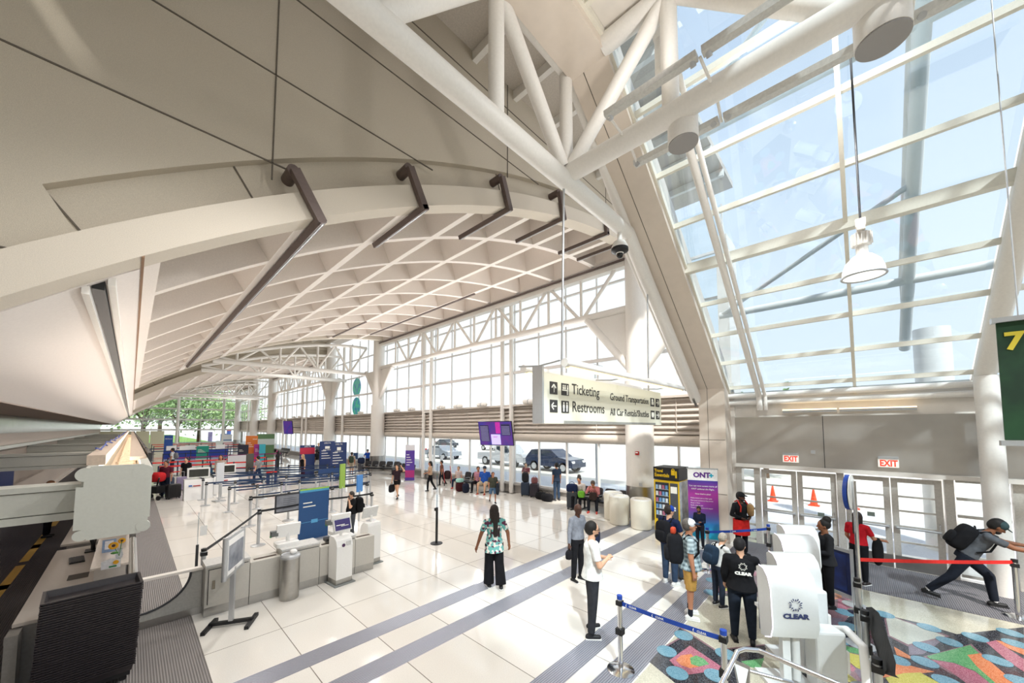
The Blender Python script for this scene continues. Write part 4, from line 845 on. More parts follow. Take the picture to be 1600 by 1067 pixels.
stand_sign((5.55, 14.1), .22, .95, '8fb04a', 'narrow lime green sign panel on a lane post', 20, z0=.95, base=False); stand_sign((5.55, 12.6), .24, .62, '4a86c8', 'small sky blue sign on the lane post nearest the walkway', 20, z0=1.0, base=False)
stand_sign(G(555, 741), .3, .5, '20406c', 'small navy sign on a post beside the tall navy signs', 0, z0=1.0)
# wide board on lane posts
t = thing('lane_board', 'wide grey framed notice board hung between lane posts behind the blue sign', 'board', (4.0, 13.3, 0), 4)
MB().bb(-.82, .82, -.02, .02, .58, 1.15).build('frame', DARK, t); MB().bb(-.78, .78, -.028, -.018, .62, 1.11).build('poster', mat('board_grey', '8d9096', .4, c2='7c7f87', scale=6), t)
mb = MB(); [mb.bb(-.6 + .5 * j, -.6 + .5 * j + .38, -.032, -.026, .7 + .06 * i, .715 + .06 * i) for i in range(6) for j in range(3)]; tag(mb.build('printed_lines', mat('print_dark', '5a5d66', .6), t), kind='stuff')
# bag drop kiosks in the lanes
for px_, py_, l in ((309, 806, 'white bag drop kiosk with black screen, nearest the striped lane'), (352, 796, 'second white bag drop kiosk, right of the first')):
    p = G(px_, py_ - 27); t = thing('bag_drop_kiosk', l, 'kiosk', (p.x, p.y, 0))
    MB().prism([(-.5, -.3, 0), (-.5, .35, 0), (-.5, .35, .9), (-.5, -.1, .9)], (1.0, 0, 0)).build('cabinet', OFFW, t); MB().bb(-.4, .4, .05, .25, .95, 1.4).build('screen_housing', OFFW, t); MB().bb(-.34, .34, .03, .05, 1.0, 1.34).build('screen', mat('dark_screen', '3d3f3a', .2), t)
    MB().bb(-.2, .05, -.23, -.16, .6, .64).build('red_logo', mat('alarm_red', 'b3201c'), t); MB().bb(-.35, -.24, -.23, -.16, .6, .66).build('blue_logo', mat('card_blue', '2c5fb0', .5), t)
# far check-in podiums
for i, (px_, py_) in enumerate(((283, 716), (303, 716), (331, 714))):
    p = G(px_, py_); t = thing('blue_podium', 'blue check-in podium with white kiosk heads in the far lanes, ' + ('the left one', 'the middle one', 'the right one')[i], 'podium', (p.x, p.y, 0)); MB().bb(-1.4, 1.4, -.3, .3, 0, .85).build('cabinet', mat('podium_blue', '1c3a9c', .5), t)
    for x in (-.8, .7): MB().bb(x - .4, x + .4, -.15, .1, .85, 1.35).build('kiosk_head', OFFW, t)
# ------------------------------------------------------------------ right side
CAN = mat('drum_cream', 'e3dccb', .55, noise=.04, scale=60)
for p, l in (((12.05, 6.45), 'white litter drum hidden half behind the others, with a blue mark'), ((11.58, 5.98), 'left of the two large cream litter drums'), ((11.55, 5.2), 'right of the two large cream litter drums, nearest the vending machine')):
    t = thing('litter_drum', l, 'bin', (p[0], p[1], 0)); MB().lathe([(.29, 0), (.32, .03), (.335, .9), (.31, .94)], n=32).build('drum', CAN, t, smooth=True); MB().lathe([(.325, .92), (.3, .955), (.2, .95), (.19, .93), (.185, .88), (.01, .87)], n=32).build('lid_ring', mat('lid_white', 'e9e6df', .4), t, smooth=True); MB().cyl((0, 0, .88), (0, 0, .885), .185).build('opening', BLACK, t)
# vending machine
t = thing('vending_machine', 'yellow and black vending machine headed Travel Essentials', 'vending machine', (11.93, 4.35, 0), -92)
VY = mat('vending_yellow', 'e5bd1b', .35, noise=.02)
MB().bb(-.39, .39, -.4, .4, .04, 1.62).build('cabinet', VY, t); MB().bb(-.39, .39, -.42, .38, 1.64, 2.02).build('header', BLACK, t); MB().bb(.39, .40, -.38, .38, .1, 1.6).build('side_panel', mat('vend_side', 'cfd2d0', .4, c2='9ea3a8', scale=5), t)
MB().bb(-.34, .08, -.412, -.40, .42, 1.55).build('display_window', mat('vend_dark', '2c3038', .15), t); MB().bb(.12, .35, -.415, -.40, .3, 1.55).build('control_panel', mat('vend_panel', '4b4d52', .3), t); MB().bb(.14, .33, -.42, -.414, 1.25, 1.45).build('notice', PW, t); MB().bb(.18, .28, -.425, -.414, .72, .84).build('card_terminal', OFFW, t)
mb = MB(); random.seed(5)
for r_ in range(5):
    z = .55 + r_ * .2; mb.bb(-.33, .07, -.42, -.41, z - .015, z)
    for c_ in range(4): MB().bb(-.32 + c_ * .1, -.25 + c_ * .1, -.425, -.413, z, z + .12).build('packet', mat('packet_%d' % ((r_ * 3 + c_) % 4), ('9fc0dd', 'd9dce0', 'b4657f', '5f8fc0')[(r_ * 3 + c_) % 4], .4), t)
mb.build('shelf_edges', ALU, t)
M = Matrix.Rotation(R(-92), 3, 'Z'); vo = Vector((11.93, 4.35, 0))
for s_, z, sz in (('Travel', 1.87, .13), ('Essentials', 1.73, .15)): text(s_, sz, vo + M @ Vector((-.35, -.425, z)), M @ Vector((1, 0, 0)), ZA, VY, t, bold=.004, sx=.8)
MB().bb(.17, .28, -.428, -.42, 1.8, 1.95).torus((.225, -.424, 1.95), .04, .01, 'Y', 12, 6).bb(.29, .34, -.428, -.42, 1.72, 1.93).build('suitcase_emblem', VY, t)
# roll-up banner
t = thing('rollup_banner', 'tall violet and teal roll-up banner with white head reading ONT+', 'banner', (11.56, 3.33, 0), -69)
def grad(key, stops, ax='Z', z0=0, z1=1):
    m = bpy.data.materials.new(key); m.use_nodes = True; tt = m.node_tree; b = tt.nodes['Principled BSDF']; tx = tt.nodes.new('ShaderNodeTexCoord'); s = tt.nodes.new('ShaderNodeSeparateXYZ'); tt.links.new(tx.outputs['Object'], s.inputs[0])
    mr = tt.nodes.new('ShaderNodeMapRange'); mr.inputs[1].default_value = z0; mr.inputs[2].default_value = z1; tt.links.new(s.outputs[ax], mr.inputs[0]); r = tt.nodes.new('ShaderNodeValToRGB'); tt.links.new(mr.outputs[0], r.inputs[0])
    e = r.color_ramp.elements; e[0].position = stops[0][0]; e[0].color = (*rgb(stops[0][1]), 1); e[1].position = stops[-1][0]; e[1].color = (*rgb(stops[-1][1]), 1)
    for a, c in stops[1:-1]: q = e.new(a); q.color = (*rgb(c), 1)
    tt.links.new(r.outputs[0], b.inputs['Base Color']); b.inputs['Roughness'].default_value = .5; return m
MB().bb(-.39, .39, -.01, .0, .06, 1.72).build('printed_sheet', grad('ont_print', [(0, '16a8c4'), (.25, '2a7ec0'), (.5, '8a3aa0'), (.75, 'a02f8a'), (1, '3a2f8a')], 'Z', .06, 1.72), t)
MB().bb(-.39, .39, -.01, 0, 1.72, 2.05).build('white_head', mat('banner_white', 'eeeae4', .5), t); MB().bb(-.41, .41, -.02, .02, 2.05, 2.08).build('top_rail', ALU, t); MB().bb(-.43, .43, -.12, .12, 0, .06).build('base_case', ALU, t)
M = Matrix.Rotation(R(-69), 3, 'Z'); o = Vector((11.56, 3.33, 0)); BX = M @ Vector((1, 0, 0)); 
text('ONT', .2, o + M @ Vector((-.24, -.014, 1.81)), BX, ZA, mat('ont_plum', '5a2a7a', .5, noise=0), t, bold=.01); text('+', .2, o + M @ Vector((.17, -.014, 1.80)), BX, ZA, mat('ont_teal', '18a0b8', .5, noise=0), t, bold=.01)
for i, (s_, z, sz) in enumerate((('You can now access more of', 1.54, .062), ('ONT without the flight.', 1.45, .062), ("Now that's a plus!", 1.31, .055), ('Walk a loved one to their gate', 1.19, .045), ('Meet your person as they arrive', 1.12, .045), ('Shop or Dine', 1.05, .045), ('Grab a bite to eat', .98, .045), ('Watch planes arrive and depart', .91, .045))):
    text(s_, sz, o + M @ Vector((0 if i < 3 else -.33, -.014, z)), BX, ZA, PW, t, align='CENTER' if i < 3 else 'LEFT')
# stanchions
def stanchion(p, lab, top=BLUEB, h=.98, m=CHROME, r=.032, mid=False, group=None, base=True, capm=BLACK):
    t = thing('belt_stanchion', lab, 'stanchion', (p[0], p[1], 0), 0, group)
    MB().cyl((0, 0, .03), (0, 0, h - .05), r, n=16).build('post', m, t, smooth=True); MB().cyl((0, 0, h - .05), (0, 0, h), r * 1.12, n=16).build('cap', BLUEB if mid and m is CHROME else capm, t, smooth=True)
    if base: MB().lathe([(.175, 0), (.178, .012), (.12, .03), (.04, .045)], n=28).build('base', m, t, smooth=True)
    MB().box((0, 0, h - .1), (r * 2.5, r * 2.5, .06)).build('belt_head', capm, t)
    if mid: MB().box((0, 0, h * .52), (r * 2.9, r * 2.9, .08)).build('belt_head', capm, t)
    return t
def belt(t, a, b, m, z=.9, hgt=.048, sag=.015, name='belt'):
    a = Vector((a[0], a[1], z)); b = Vector((b[0], b[1], z)); mb = MB(); n = 6; pts = [a.lerp(b, i / n) - Vector((0, 0, sag * 4 * (i / n) * (1 - i / n))) for i in range(n + 1)]
    d = (b - a).normalized(); s = d.cross(Vector((0, 0, 1))).normalized() * .002
    mb.loft([[p - s - Vector((0, 0, hgt / 2)), p + s - Vector((0, 0, hgt / 2)), p + s + Vector((0, 0, hgt / 2)), p - s + Vector((0, 0, hgt / 2))] for p in pts]); return mb.build(name, m, t, True)
S1 = G(970, 1047); S2 = at(1056 + 74, 984, Z=.98); S3 = G(1107, 893); S4 = G(1203, 886)
a = stanchion(S1, 'steel stanchion with round base, nearest, holding the left end of the blue CLEAR belt', mid=True)
b = stanchion((S2.x, S2.y), 'steel stanchion at the right end of the near blue belt, by the handrail', mid=True)
bt = belt(a, S1, S2, BLUEB, .88, .055)
def belt_text(t, a, b, fr, z=.88, s=.05):
    a = Vector((a[0], a[1], z)); b = Vector((b[0], b[1], z)); d = (b - a).normalized()
    n = d.cross(Vector((0, 0, 1))); 
    for f in fr:
        p = a.lerp(b, f) - Vector((0, 0, .015 + .06 * f * (1 - f))) + n * .004; text('CLEAR', s * .7, p + d * .07, d, ZA, PW, t); c = p + Vector((0, 0, .013)) + d * .035; mb = MB(); mb.torus(c, .014, .003, 'Y', 12, 5); mb.build('ring_mark', PW, t, True)
belt_text(a, S1, S2, (.05, .33, .72))
c = stanchion(S3, 'steel stanchion behind the man in the plaid shirt', mid=True); d_ = stanchion(S4, 'steel stanchion at the left end of the low blue CLEAR panel', mid=True)
belt(c, S3, S4, BLUEB, .88, .055); belt_text(c, S3, S4, (.35, .7))
S5 = G(1592, 965); S6 = G(1342, 935)
e1 = stanchion(S5, 'steel stanchion at the far right edge ending the red belt', m=CHROME, r=.036)
# round sign on tall post with red belt
p = Vector((8.95, .08, 0)); t = thing('round_sign_post', 'tall steel post with a round blue edged sign, where the red belt starts', 'sign', p)
MB().cyl((0, 0, .03), (0, 0, 2.3), .03, n=14).build('post', CHROME, t, smooth=True); MB().lathe([(.18, 0), (.18, .012), (.04, .045)]).build('base', CHROME, t, smooth=True)
MB().cyl((.0, .10, 2.1), (-.01, .045, 2.1), .31, n=36).build('disc_blue', mat('disc_blue', '2346a0', .4), t, smooth=True); MB().cyl((-.01, .045, 2.1), (-.012, .03, 2.1), .31, n=36).build('disc_white', OFFW, t, smooth=True)
belt(t, p, S5, REDB, .93, .06)
# diagonal row of silver stanchions under the jacket
for i, (px_, py_, l) in enumerate(((1339, 903, 'silver stanchion just below the round sign post'), (1351, 953, 'silver stanchion at the upper end of the draped black jacket'), (1370, 1028, 'silver stanchion at the lower end of the draped black jacket'))):
    q = at(px_, py_, Z=.98); s = stanchion((q.x, q.y), l, m=ALU, r=.036, mid=True); MB().box((.0, .05, .55), (.03, .012, .8)).build('side_channel', ALU, s)
# CLEAR barrier panel
def clear_logo(t, o, u, w, s, m, wd=None):
    o = Vector(o); u = Vector(u).normalized(); w = Vector(w).normalized(); n = u.cross(w); c = o + w * s * 1.35; mb = MB()
    for i in range(16):
        a = i * math.pi / 8; d = u * math.cos(a) + w * math.sin(a); k = .5 if i % 2 else .4
        rot = Matrix((d, d.cross(n) * -1, n)).transposed(); mb.box(c + d * s * (k + .12) + n * .002, (s * .22, s * .09, .004), rot=rot)
    mb.build('sun_mark', m, t, True); text('CLEAR', s * .72, o - w * s * .15 + n * .001, u, w, m, t, align='CENTER', bold=.004, sx=1.25)
NAVY = mat('clear_navy', '16224e', .3, c2='1c2c66', scale=4)
t = thing('clear_barrier', 'low barrier with dark blue CLEAR panel in a silver frame, before the doors', 'barrier', (9.6, .6, 0))
PA, PB = Vector((9.85, 1.0, 0)), Vector((9.3, .17, 0)); du = (PB - PA).normalized(); dn = du.cross(Vector((0, 0, 1)))
MB().prism([PA + Vector((0, 0, .12)), PB + Vector((0, 0, .12)), PB + Vector((0, 0, .92)), PA + Vector((0, 0, .92))], -dn * .03).build('panel', NAVY, t, True)
MB().prism([PA + Vector((0, 0, .2)) + du * .55 + dn * .003, PB + Vector((0, 0, .2)) - du * .1 + dn * .003, PB + Vector((0, 0, .86)) - du * .1 + dn * .003, PA + Vector((0, 0, .86)) + du * .65 + dn * .003], dn * .002).build('bright_blue_area', mat('clear_blue', '24459c', .3, c2='16224e', scale=2), t, True)
for q in (PA, PB): MB().bar(q + Vector((0, 0, .02)), q + Vector((0, 0, 1.0)), .05, .05).build('frame_post', ALU, t, True); MB().lathe([(.17, 0), (.17, .012), (.03, .04)], q).build('base', ALU, t, True, True)
for z in (.12, .95): MB().bar(PA + Vector((0, 0, z)), PB + Vector((0, 0, z)), .05, .06).build('frame_rail', ALU, t, True)
text('CLEAR', .1, PA + Vector((0, 0, .55)) + du * .1 + dn * .006, du, ZA, PW, t, sx=1.2)
# CLEAR kiosks: curved back shells, seen from behind
def clear_kiosk(x, y, rz, lab, logo=True, sc=1.0):
    t = thing('identity_kiosk', lab, 'kiosk', (x, y, 0), rz)
    KW = mat('kiosk_shell', 'dcdedd', .22, noise=.01)
    # shell section (depth y, height z): rounded hood; front is -y
    def sec(o):
        return [(.02 - o, .60), (-.10 - o, .66), (-.15 - o, .8), (-.13 - o, 1.25), (-.08 - o, 1.38), (.0, 1.45 + o), (.1, 1.46 + o), (.17, 1.42), (.12, .58)]
    MB().prism([(-.27, a, z) for a, z in sec(0)], (.54, 0, 0)).build('hood_shell', KW, t, smooth=True, bevel=.02)
    MB().bb(-.26, .26, .1, .17, .62, 1.38).build('screen_face', mat('kiosk_screen', '6a7178', .2), t); MB().tube([(-.272, a, z) for a, z in sec(.004)[:7]], .006, 6).build('edge_light', mat('edge_violet', 'efe6fb', .3, emit=.8, noise=0), t)
    MB().bb(-.09, .0, -.02, .06, .1, .62).build('leg', KW, t); MB().cyl((.08, .02, .1), (.08, .02, .62), .05).build('leg', KW, t, smooth=True); MB().prism([(-.27, -.26, 0), (.27, -.26, 0), (.27, .3, 0), (-.27, .3, 0)], (0, 0, .045)).build('base_plate', KW, t, bevel=.01)
    MB().bb(-.24, .24, .12, .3, .86, .9).build('shelf', KW, t)
    for z in (.74, 1.3): MB().box((.275, .06, z), (.015, .03, .07)).build('side_clip', ALU, t)
    if logo:
        M = Matrix.Rotation(R(rz), 3, 'Z'); o = Vector((x, y, 0)) + M @ Vector((0, -.152, .93)); clear_logo(t, o, M @ Vector((1, 0, 0)), M @ Vector((0, -.025, 1)), .11, mat('logo_navy', '2f3a66', .5, noise=0))
for k_, (px_, py_, l_) in enumerate(((1193, 888, 'white CLEAR identity kiosk in front, its logo plainly visible'), (1208, 866, 'second white identity kiosk, behind the one with the logo'), (1216, 837, 'third white identity kiosk back, its hood above the second'), (1222, 822, 'farthest white identity kiosk, nearest the entrance doors'))):
    q = at(px_, py_, Z=1.45); clear_kiosk(q.x + .166, q.y - .213, -52, l_, k_ == 0)
for x, y, h, l in ((6.55, .58, 1.05, 'tall white kiosk pedestal with flat top right of the logo kiosk'), (6.1, .4, .75, 'low white kiosk pedestal at the bottom right of the logo kiosk')):
    t = thing('kiosk_pedestal', l, 'kiosk', (x, y, 0), -52); MB().bb(-.17, .17, -.12, .12, 0, h).build('body', mat('kiosk_shell', 'dcdedd'), t, bevel=.03); MB().bb(.17, .21, -.1, .14, h * .35, h * .7).build('side_screen', OFFW, t, bevel=.01); MB().bb(-.15, .15, .12, .13, .2, h - .1).build('front_inlay', mat('slot_grey', 'd0d0cf'), t)
t = thing('kiosk_loop', 'white rounded guard loop on the floor right of the kiosks', 'guard rail', (6.15, .12, 0)); MB().tube([(6.45, .34, .0), (6.45, .34, .62), (6.3, .2, .72), (6.0, .05, .7), (5.75, .02, .0)], .045, 12).build('loop', OFFW, t, True, True)
# stair handrail at the bottom
t = thing('handrail', 'polished steel stair handrail coming up at the bottom right', 'handrail', (4.2, .6, 0))
MB().tube([at(1105, 1100, Z=.75), at(1128, 1067, Z=.88), at(1152, 1018, Z=1.05), at(1163, 1014, Z=1.06), at(1185, 1016, Z=1.05), at(1330, 1078, Z=1.02)], .022, 14).build('top_rail', CHROME, t, True, True)
MB().tube([at(1148, 1095, Z=.7), at(1170, 1048, Z=.8), at(1240, 1067, Z=.78)], .017, 12).build('mid_rail', CHROME, t, True, True)
MB().prism([at(1145, 1030, Z=.95), at(1172, 1042, Z=.93), at(1172, 1090, Z=.7), at(1160, 1100, Z=.7)], (.012, .01, 0)).build('steel_plate', STEEL, t, True)
# silver rail at left bottom corner of the floor
# black jacket over the stanchions
t = thing('draped_jacket', 'black jacket with yellow lettering draped over the row of silver stanchions', 'jacket', at(1370, 1000, Z=.7))
Q2, Q3 = at(1351, 953, Z=.98), at(1370, 1028, Z=.98); hd = (Q3 - Q2); hd.z = 0; hn = Vector((-hd.y, hd.x, 0)).normalized() * -1
if hn.y > 0: hn = -hn
def onp(x, y, off):
    d = _F * FPX + _R * (x - 800) - _U * (y - PY); o = Q2 + hn * off; k = (o - EYE).dot(hn) / d.dot(hn); return EYE + d * k
JK = mat('jacket_black', '161518', .9, noise=.3, scale=12, bump=.5)
rings = []; 
for i, (a, b) in enumerate((((1353, 951), (1362, 948)), ((1355, 962), (1373, 957)), ((1358, 978), (1380, 972)), ((1363, 997), (1387, 995)), ((1369, 1015), (1394, 1016)), ((1374, 1033), (1400, 1036)), ((1379, 1045), (1399, 1050)), ((1383, 1053), (1399, 1058)))):
    A0, B0 = onp(*a, .09), onp(*b, .09); m_ = (A0 + B0) / 2; th = hn * (.035 + .02 * (i % 2)); rings.append([A0, m_ + th * (1.2 if i % 2 else .6), B0, m_ - th * .8])
MB().loft(rings).build('body', JK, t, True, True)
e_ = (onp(1372, 983, .15) - onp(1364, 978, .15)); MB().prism([onp(1366, 977, .17), onp(1378, 983, .17), onp(1378, 987, .17), onp(1371, 986, .17)], hn * .004).build('yellow_lettering_band', mat('jacket_yellow', 'e0b21c', .7, noise=0), t, True)
MB().tube([onp(1356, 952, .15), onp(1363, 958, .16), onp(1375, 967, .17)], .006, 6).build('yellow_piping', mat('jacket_yellow', 'e0b21c'), t, True)
# lane stanchions beyond the island (floor points)
lane = [  # px, py of the foot, belt to index, colour
 (403, 852), (390, 822), (357, 800), (321, 790), (316, 781), (439, 790), (411, 779), (450, 813), (504, 826), (518, 800), (513, 772), (573, 791), (580, 813),
 (331, 774), (327, 769), (294, 765), (289, 759), (389, 757), (422, 769), (434, 762), (500, 761), (493, 772), (522, 753), (511, 750), (537, 756), (450, 751), (468, 757)]
LP = [G(*q) for q in lane]; post_l = at(319, 855, Z=1.0); LP.append(Vector((post_l.x, post_l.y, 0)))
links = {27: 0, 0: 8, 8: 12, 1: 7, 7: 9, 2: 5, 5: 10, 9: 11, 3: 6, 13: 18, 14: 19, 15: 21, 4: 15, 17: 20, 16: 22, 19: 24, 25: 23}
wh = {27: 'leftmost lane stanchion, right beside the framed sign', 0: 'lane stanchion at the corner where the slanting belt turns', 1: 'lane stanchion second row, left end', 2: 'lane stanchion third row, left end', 8: 'lane stanchion right of the tall blue sign', 12: 'lane stanchion with dark base at the walkway, under the sky blue sign', 11: 'lane stanchion under the lime green sign'}
for i, p in enumerate(LP):
    far = p.y > 17
    t = stanchion((p.x, p.y), wh.get(i, 'silver stanchion among the far rope lanes' if far else 'silver stanchion in the nearer rope lanes'), m=ALU, r=.04, group=None if i in wh else ('far rope lane stanchions' if far else 'near rope lane stanchions'))
    if i in links: belt(t, p, LP[links[i]], BLACKB if p.y < 15 else NAVYB, .93, .06)
    if i in (13, 14, 15, 17, 19): belt(t, p, LP[links[i]], NAVYB, .55, .06)
for k, (yy, xa, xb) in enumerate(((17.6, 3.6, 8.4), (19.6, 3.2, 9.2), (21.6, 3.0, 9.4))):
    pr = None
    for i in range(4):
        p = (xa + (xb - xa) * i / 3, yy + .25 * (i % 2)); t = stanchion(p, 'silver stanchion of the crosswise lanes, %s row' % ('nearest', 'middle', 'farthest')[k], m=ALU, r=.038, group='crosswise lane stanchions, %s row' % ('nearest', 'middle', 'farthest')[k])
        if pr: belt(t, p, pr, NAVYB, .93, .06); belt(t, p, pr, NAVYB, .55, .055)
        pr = p
# dark posts with red belts farther away
far = []
for k, (yy, x0, x1, n_, m) in enumerate(((30, 1.2, 7.2, 6, REDB), (33.5, 1.0, 7.4, 6, REDB), (38, 2, 9.5, 7, mat('plum_webbing', '8a2a6a', .7)), (44, 2, 9.5, 6, NAVYB), (50, 1.5, 10, 7, NAVYB), (56, 1.5, 10, 7, NAVYB), (63, 2, 10.5, 8, REDB), (70, 2, 11, 8, REDB))):
    pr = None
    for i in range(n_):
        p = (x0 + (x1 - x0) * i / (n_ - 1), yy + .15 * (i % 2)); t = thing('dark_stanchion', 'dark stanchion in the far lanes, row %s' % ('with the near red belt', 'with the second red belt', 'with the plum belt', 'behind the plum belt', 'halfway to the end wall', 'three rows from the end wall', 'with the long red belt', 'last before the glass end wall')[k], 'stanchion', (p[0], p[1], 0), 0, 'dark stanchions row %s' % 'abcdefgh'[k])
        MB().cyl((0, 0, 0), (0, 0, 1.0), .04, n=10).build('post', mat('post_navy', '2b2b48', .5), t); MB().cyl((0, 0, 0), (0, 0, .03), .18, n=16).build('base', DARK, t)
        if pr: belt(t, p, pr, m, .95, .09); belt(t, p, pr, m, .6, .06) if k in (0, 6) else None
        pr = p
# black post with clear pole in the middle
p = G(682, 849); t = thing('sneeze_post', 'black post with a clear upright strip, alone on the open floor', 'post', p); MB().cyl((0, 0, .02), (0, 0, 1.0), .035).build('post', BLACK, t, smooth=True); MB().lathe([(.17, 0), (.17, .015), (.04, .03)]).build('base', BLACK, t, smooth=True); MB().box((-.03, 0, .95), (.06, .08, .08)).build('belt_head', BLACK, t); MB().box((0, 0, 1.6), (.01, .06, 1.25)).build('clear_strip', glass('strip_glass', (.8, .85, .88), .15), t)
for px_, py_, l in ((281, 892, 'grey slim post with clear strip behind the swing gate'),):
    p = at(px_, py_, Z=.0); p = Vector((.95, 9.1, 0)); t = thing('sneeze_post', l, 'post', p); MB().bar((0, 0, 0), (0, 0, 1.05), .04, .04).build('post', DARK, t); MB().box((0, 0, 1.35), (.01, .05, .6)).build('clear_strip', glass('strip_glass'), t); MB().box((.08, 0, 1.3), (.1, .01, .18)).build('white_tag', OFFW, t)
# ------------------------------------------------------------------ benches
def bench(x, y, rz, n, lab, emptyback=True):
    t = thing('beam_bench', lab, 'bench', (x, y, 0), rz); L = n * .58
    MB().bar((-L / 2, 0, .36), (L / 2, 0, .36), .06, .06).build('beam', BLACK, t)
    for x_ in (-L * .32, L * .32): MB().bar((x_, 0, .03), (x_, 0, .35), .05, .05).bar((x_, -.28, .02), (x_, .28, .02), .06, .04).build('leg', BLACK, t)
    for i in range(n):
        cx = -L / 2 + .29 + i * .58; MB().sup((cx, -.04, .43), (.5, .46, .06), .4).build('seat', mat('seat_vinyl', '26262a', .45), t, smooth=True)
        MB().sup((cx, .24, .68), (.5, .06, .4), .4, rot=Matrix.Rotation(R(-14), 3, 'X')).build('backrest', mat('seat_vinyl', '26262a'), t, smooth=True)
    for i in range(n + 1): cx = -L / 2 + i * .58; MB().tube([(cx, .15, .38), (cx, .12, .62), (cx, -.18, .62)], .014, 8).build('armrest', ALU, t, smooth=True)
bench(12.75, 7.35, -90, 4, 'black bench by the window nearest the litter drums'); bench(12.45, 14.5, -90, 4, 'black bench with seated travellers near the departures screen')
bench(12.3, 24.6, -60, 5, 'black bench of five seats, backs to us, left of the purple banner'); bench(12.5, 21.9, -90, 4, 'black bench behind the purple banner, by the windows'); bench(12.4, 49, -90, 6, 'distant row of black seats beyond the navy signs'); bench(12.4, 41, -90, 5, 'distant black seats between the slender posts')
stand_sign((11.9, 20.0), .55, 2.2, '5a3aa0', 'slim purple roll-up banner in front of a slender post pair', -40, bands=((.85, 1.0, 'eceaf0'), (.1, .3, 'b02a7a')), name='rollup_banner', lines=5)
# ================================================================== people
def vox(mb, name, m, parent, size, smooth_it=4):
    """weld the overlapping pieces of mb into one continuous surface"""
    bmesh.ops.recalc_face_normals(mb.b, faces=mb.b.faces); me = bpy.data.meshes.new(name); mb.b.to_mesh(me); mb.b.free()
    o = bpy.data.objects.new(name, me); COL.objects.link(o)
    r = o.modifiers.new('r', 'REMESH'); r.mode = 'VOXEL'; r.voxel_size = size; r.use_smooth_shade = True
    if smooth_it: q = o.modifiers.new('s', 'SMOOTH'); q.factor = .5; q.iterations = smooth_it
    dg = bpy.context.evaluated_depsgraph_get(); n = bpy.data.meshes.new_from_object(o.evaluated_get(dg)); o.modifiers.clear(); o.data = n; bpy.data.meshes.remove(me)
    n.name = name; n.materials.clear(); [n.materials.append(x) for x in (m if isinstance(m, list) else [m])]; o.parent = parent; return o
SKINS = {'light': 'd9a98a', 'tan': 'b98062', 'brown': '8a5a40', 'dark': '4f3226'}
def skin(k): return mat('skin_' + k, SKINS[k], .55, noise=.03, spec=.35)
def cloth(c, c2=None, sc=14): return mat('cloth_' + c + (c2 or ''), c, .9, noise=.12, scale=sc, c2=c2, spec=.2)
def V(*a): return Vector(a)
STAND = dict(L=((.03, .01, -1), (.02, -.02, -1)), R=((-.03, -.02, -1), (-.02, -.05, -1)))
STRIDE = dict(L=((.02, .35, -1), (0, .02, -1)), R=((-.02, -.22, -1), (0, -.6, -1)))
SIT = dict(L=((.15, 1, -.05), (.02, .1, -1)), R=((-.15, 1, -.05), (-.02, .05, -1)))
ARM_DOWN = ((.12, .0, -1), (.05, .12, -1))
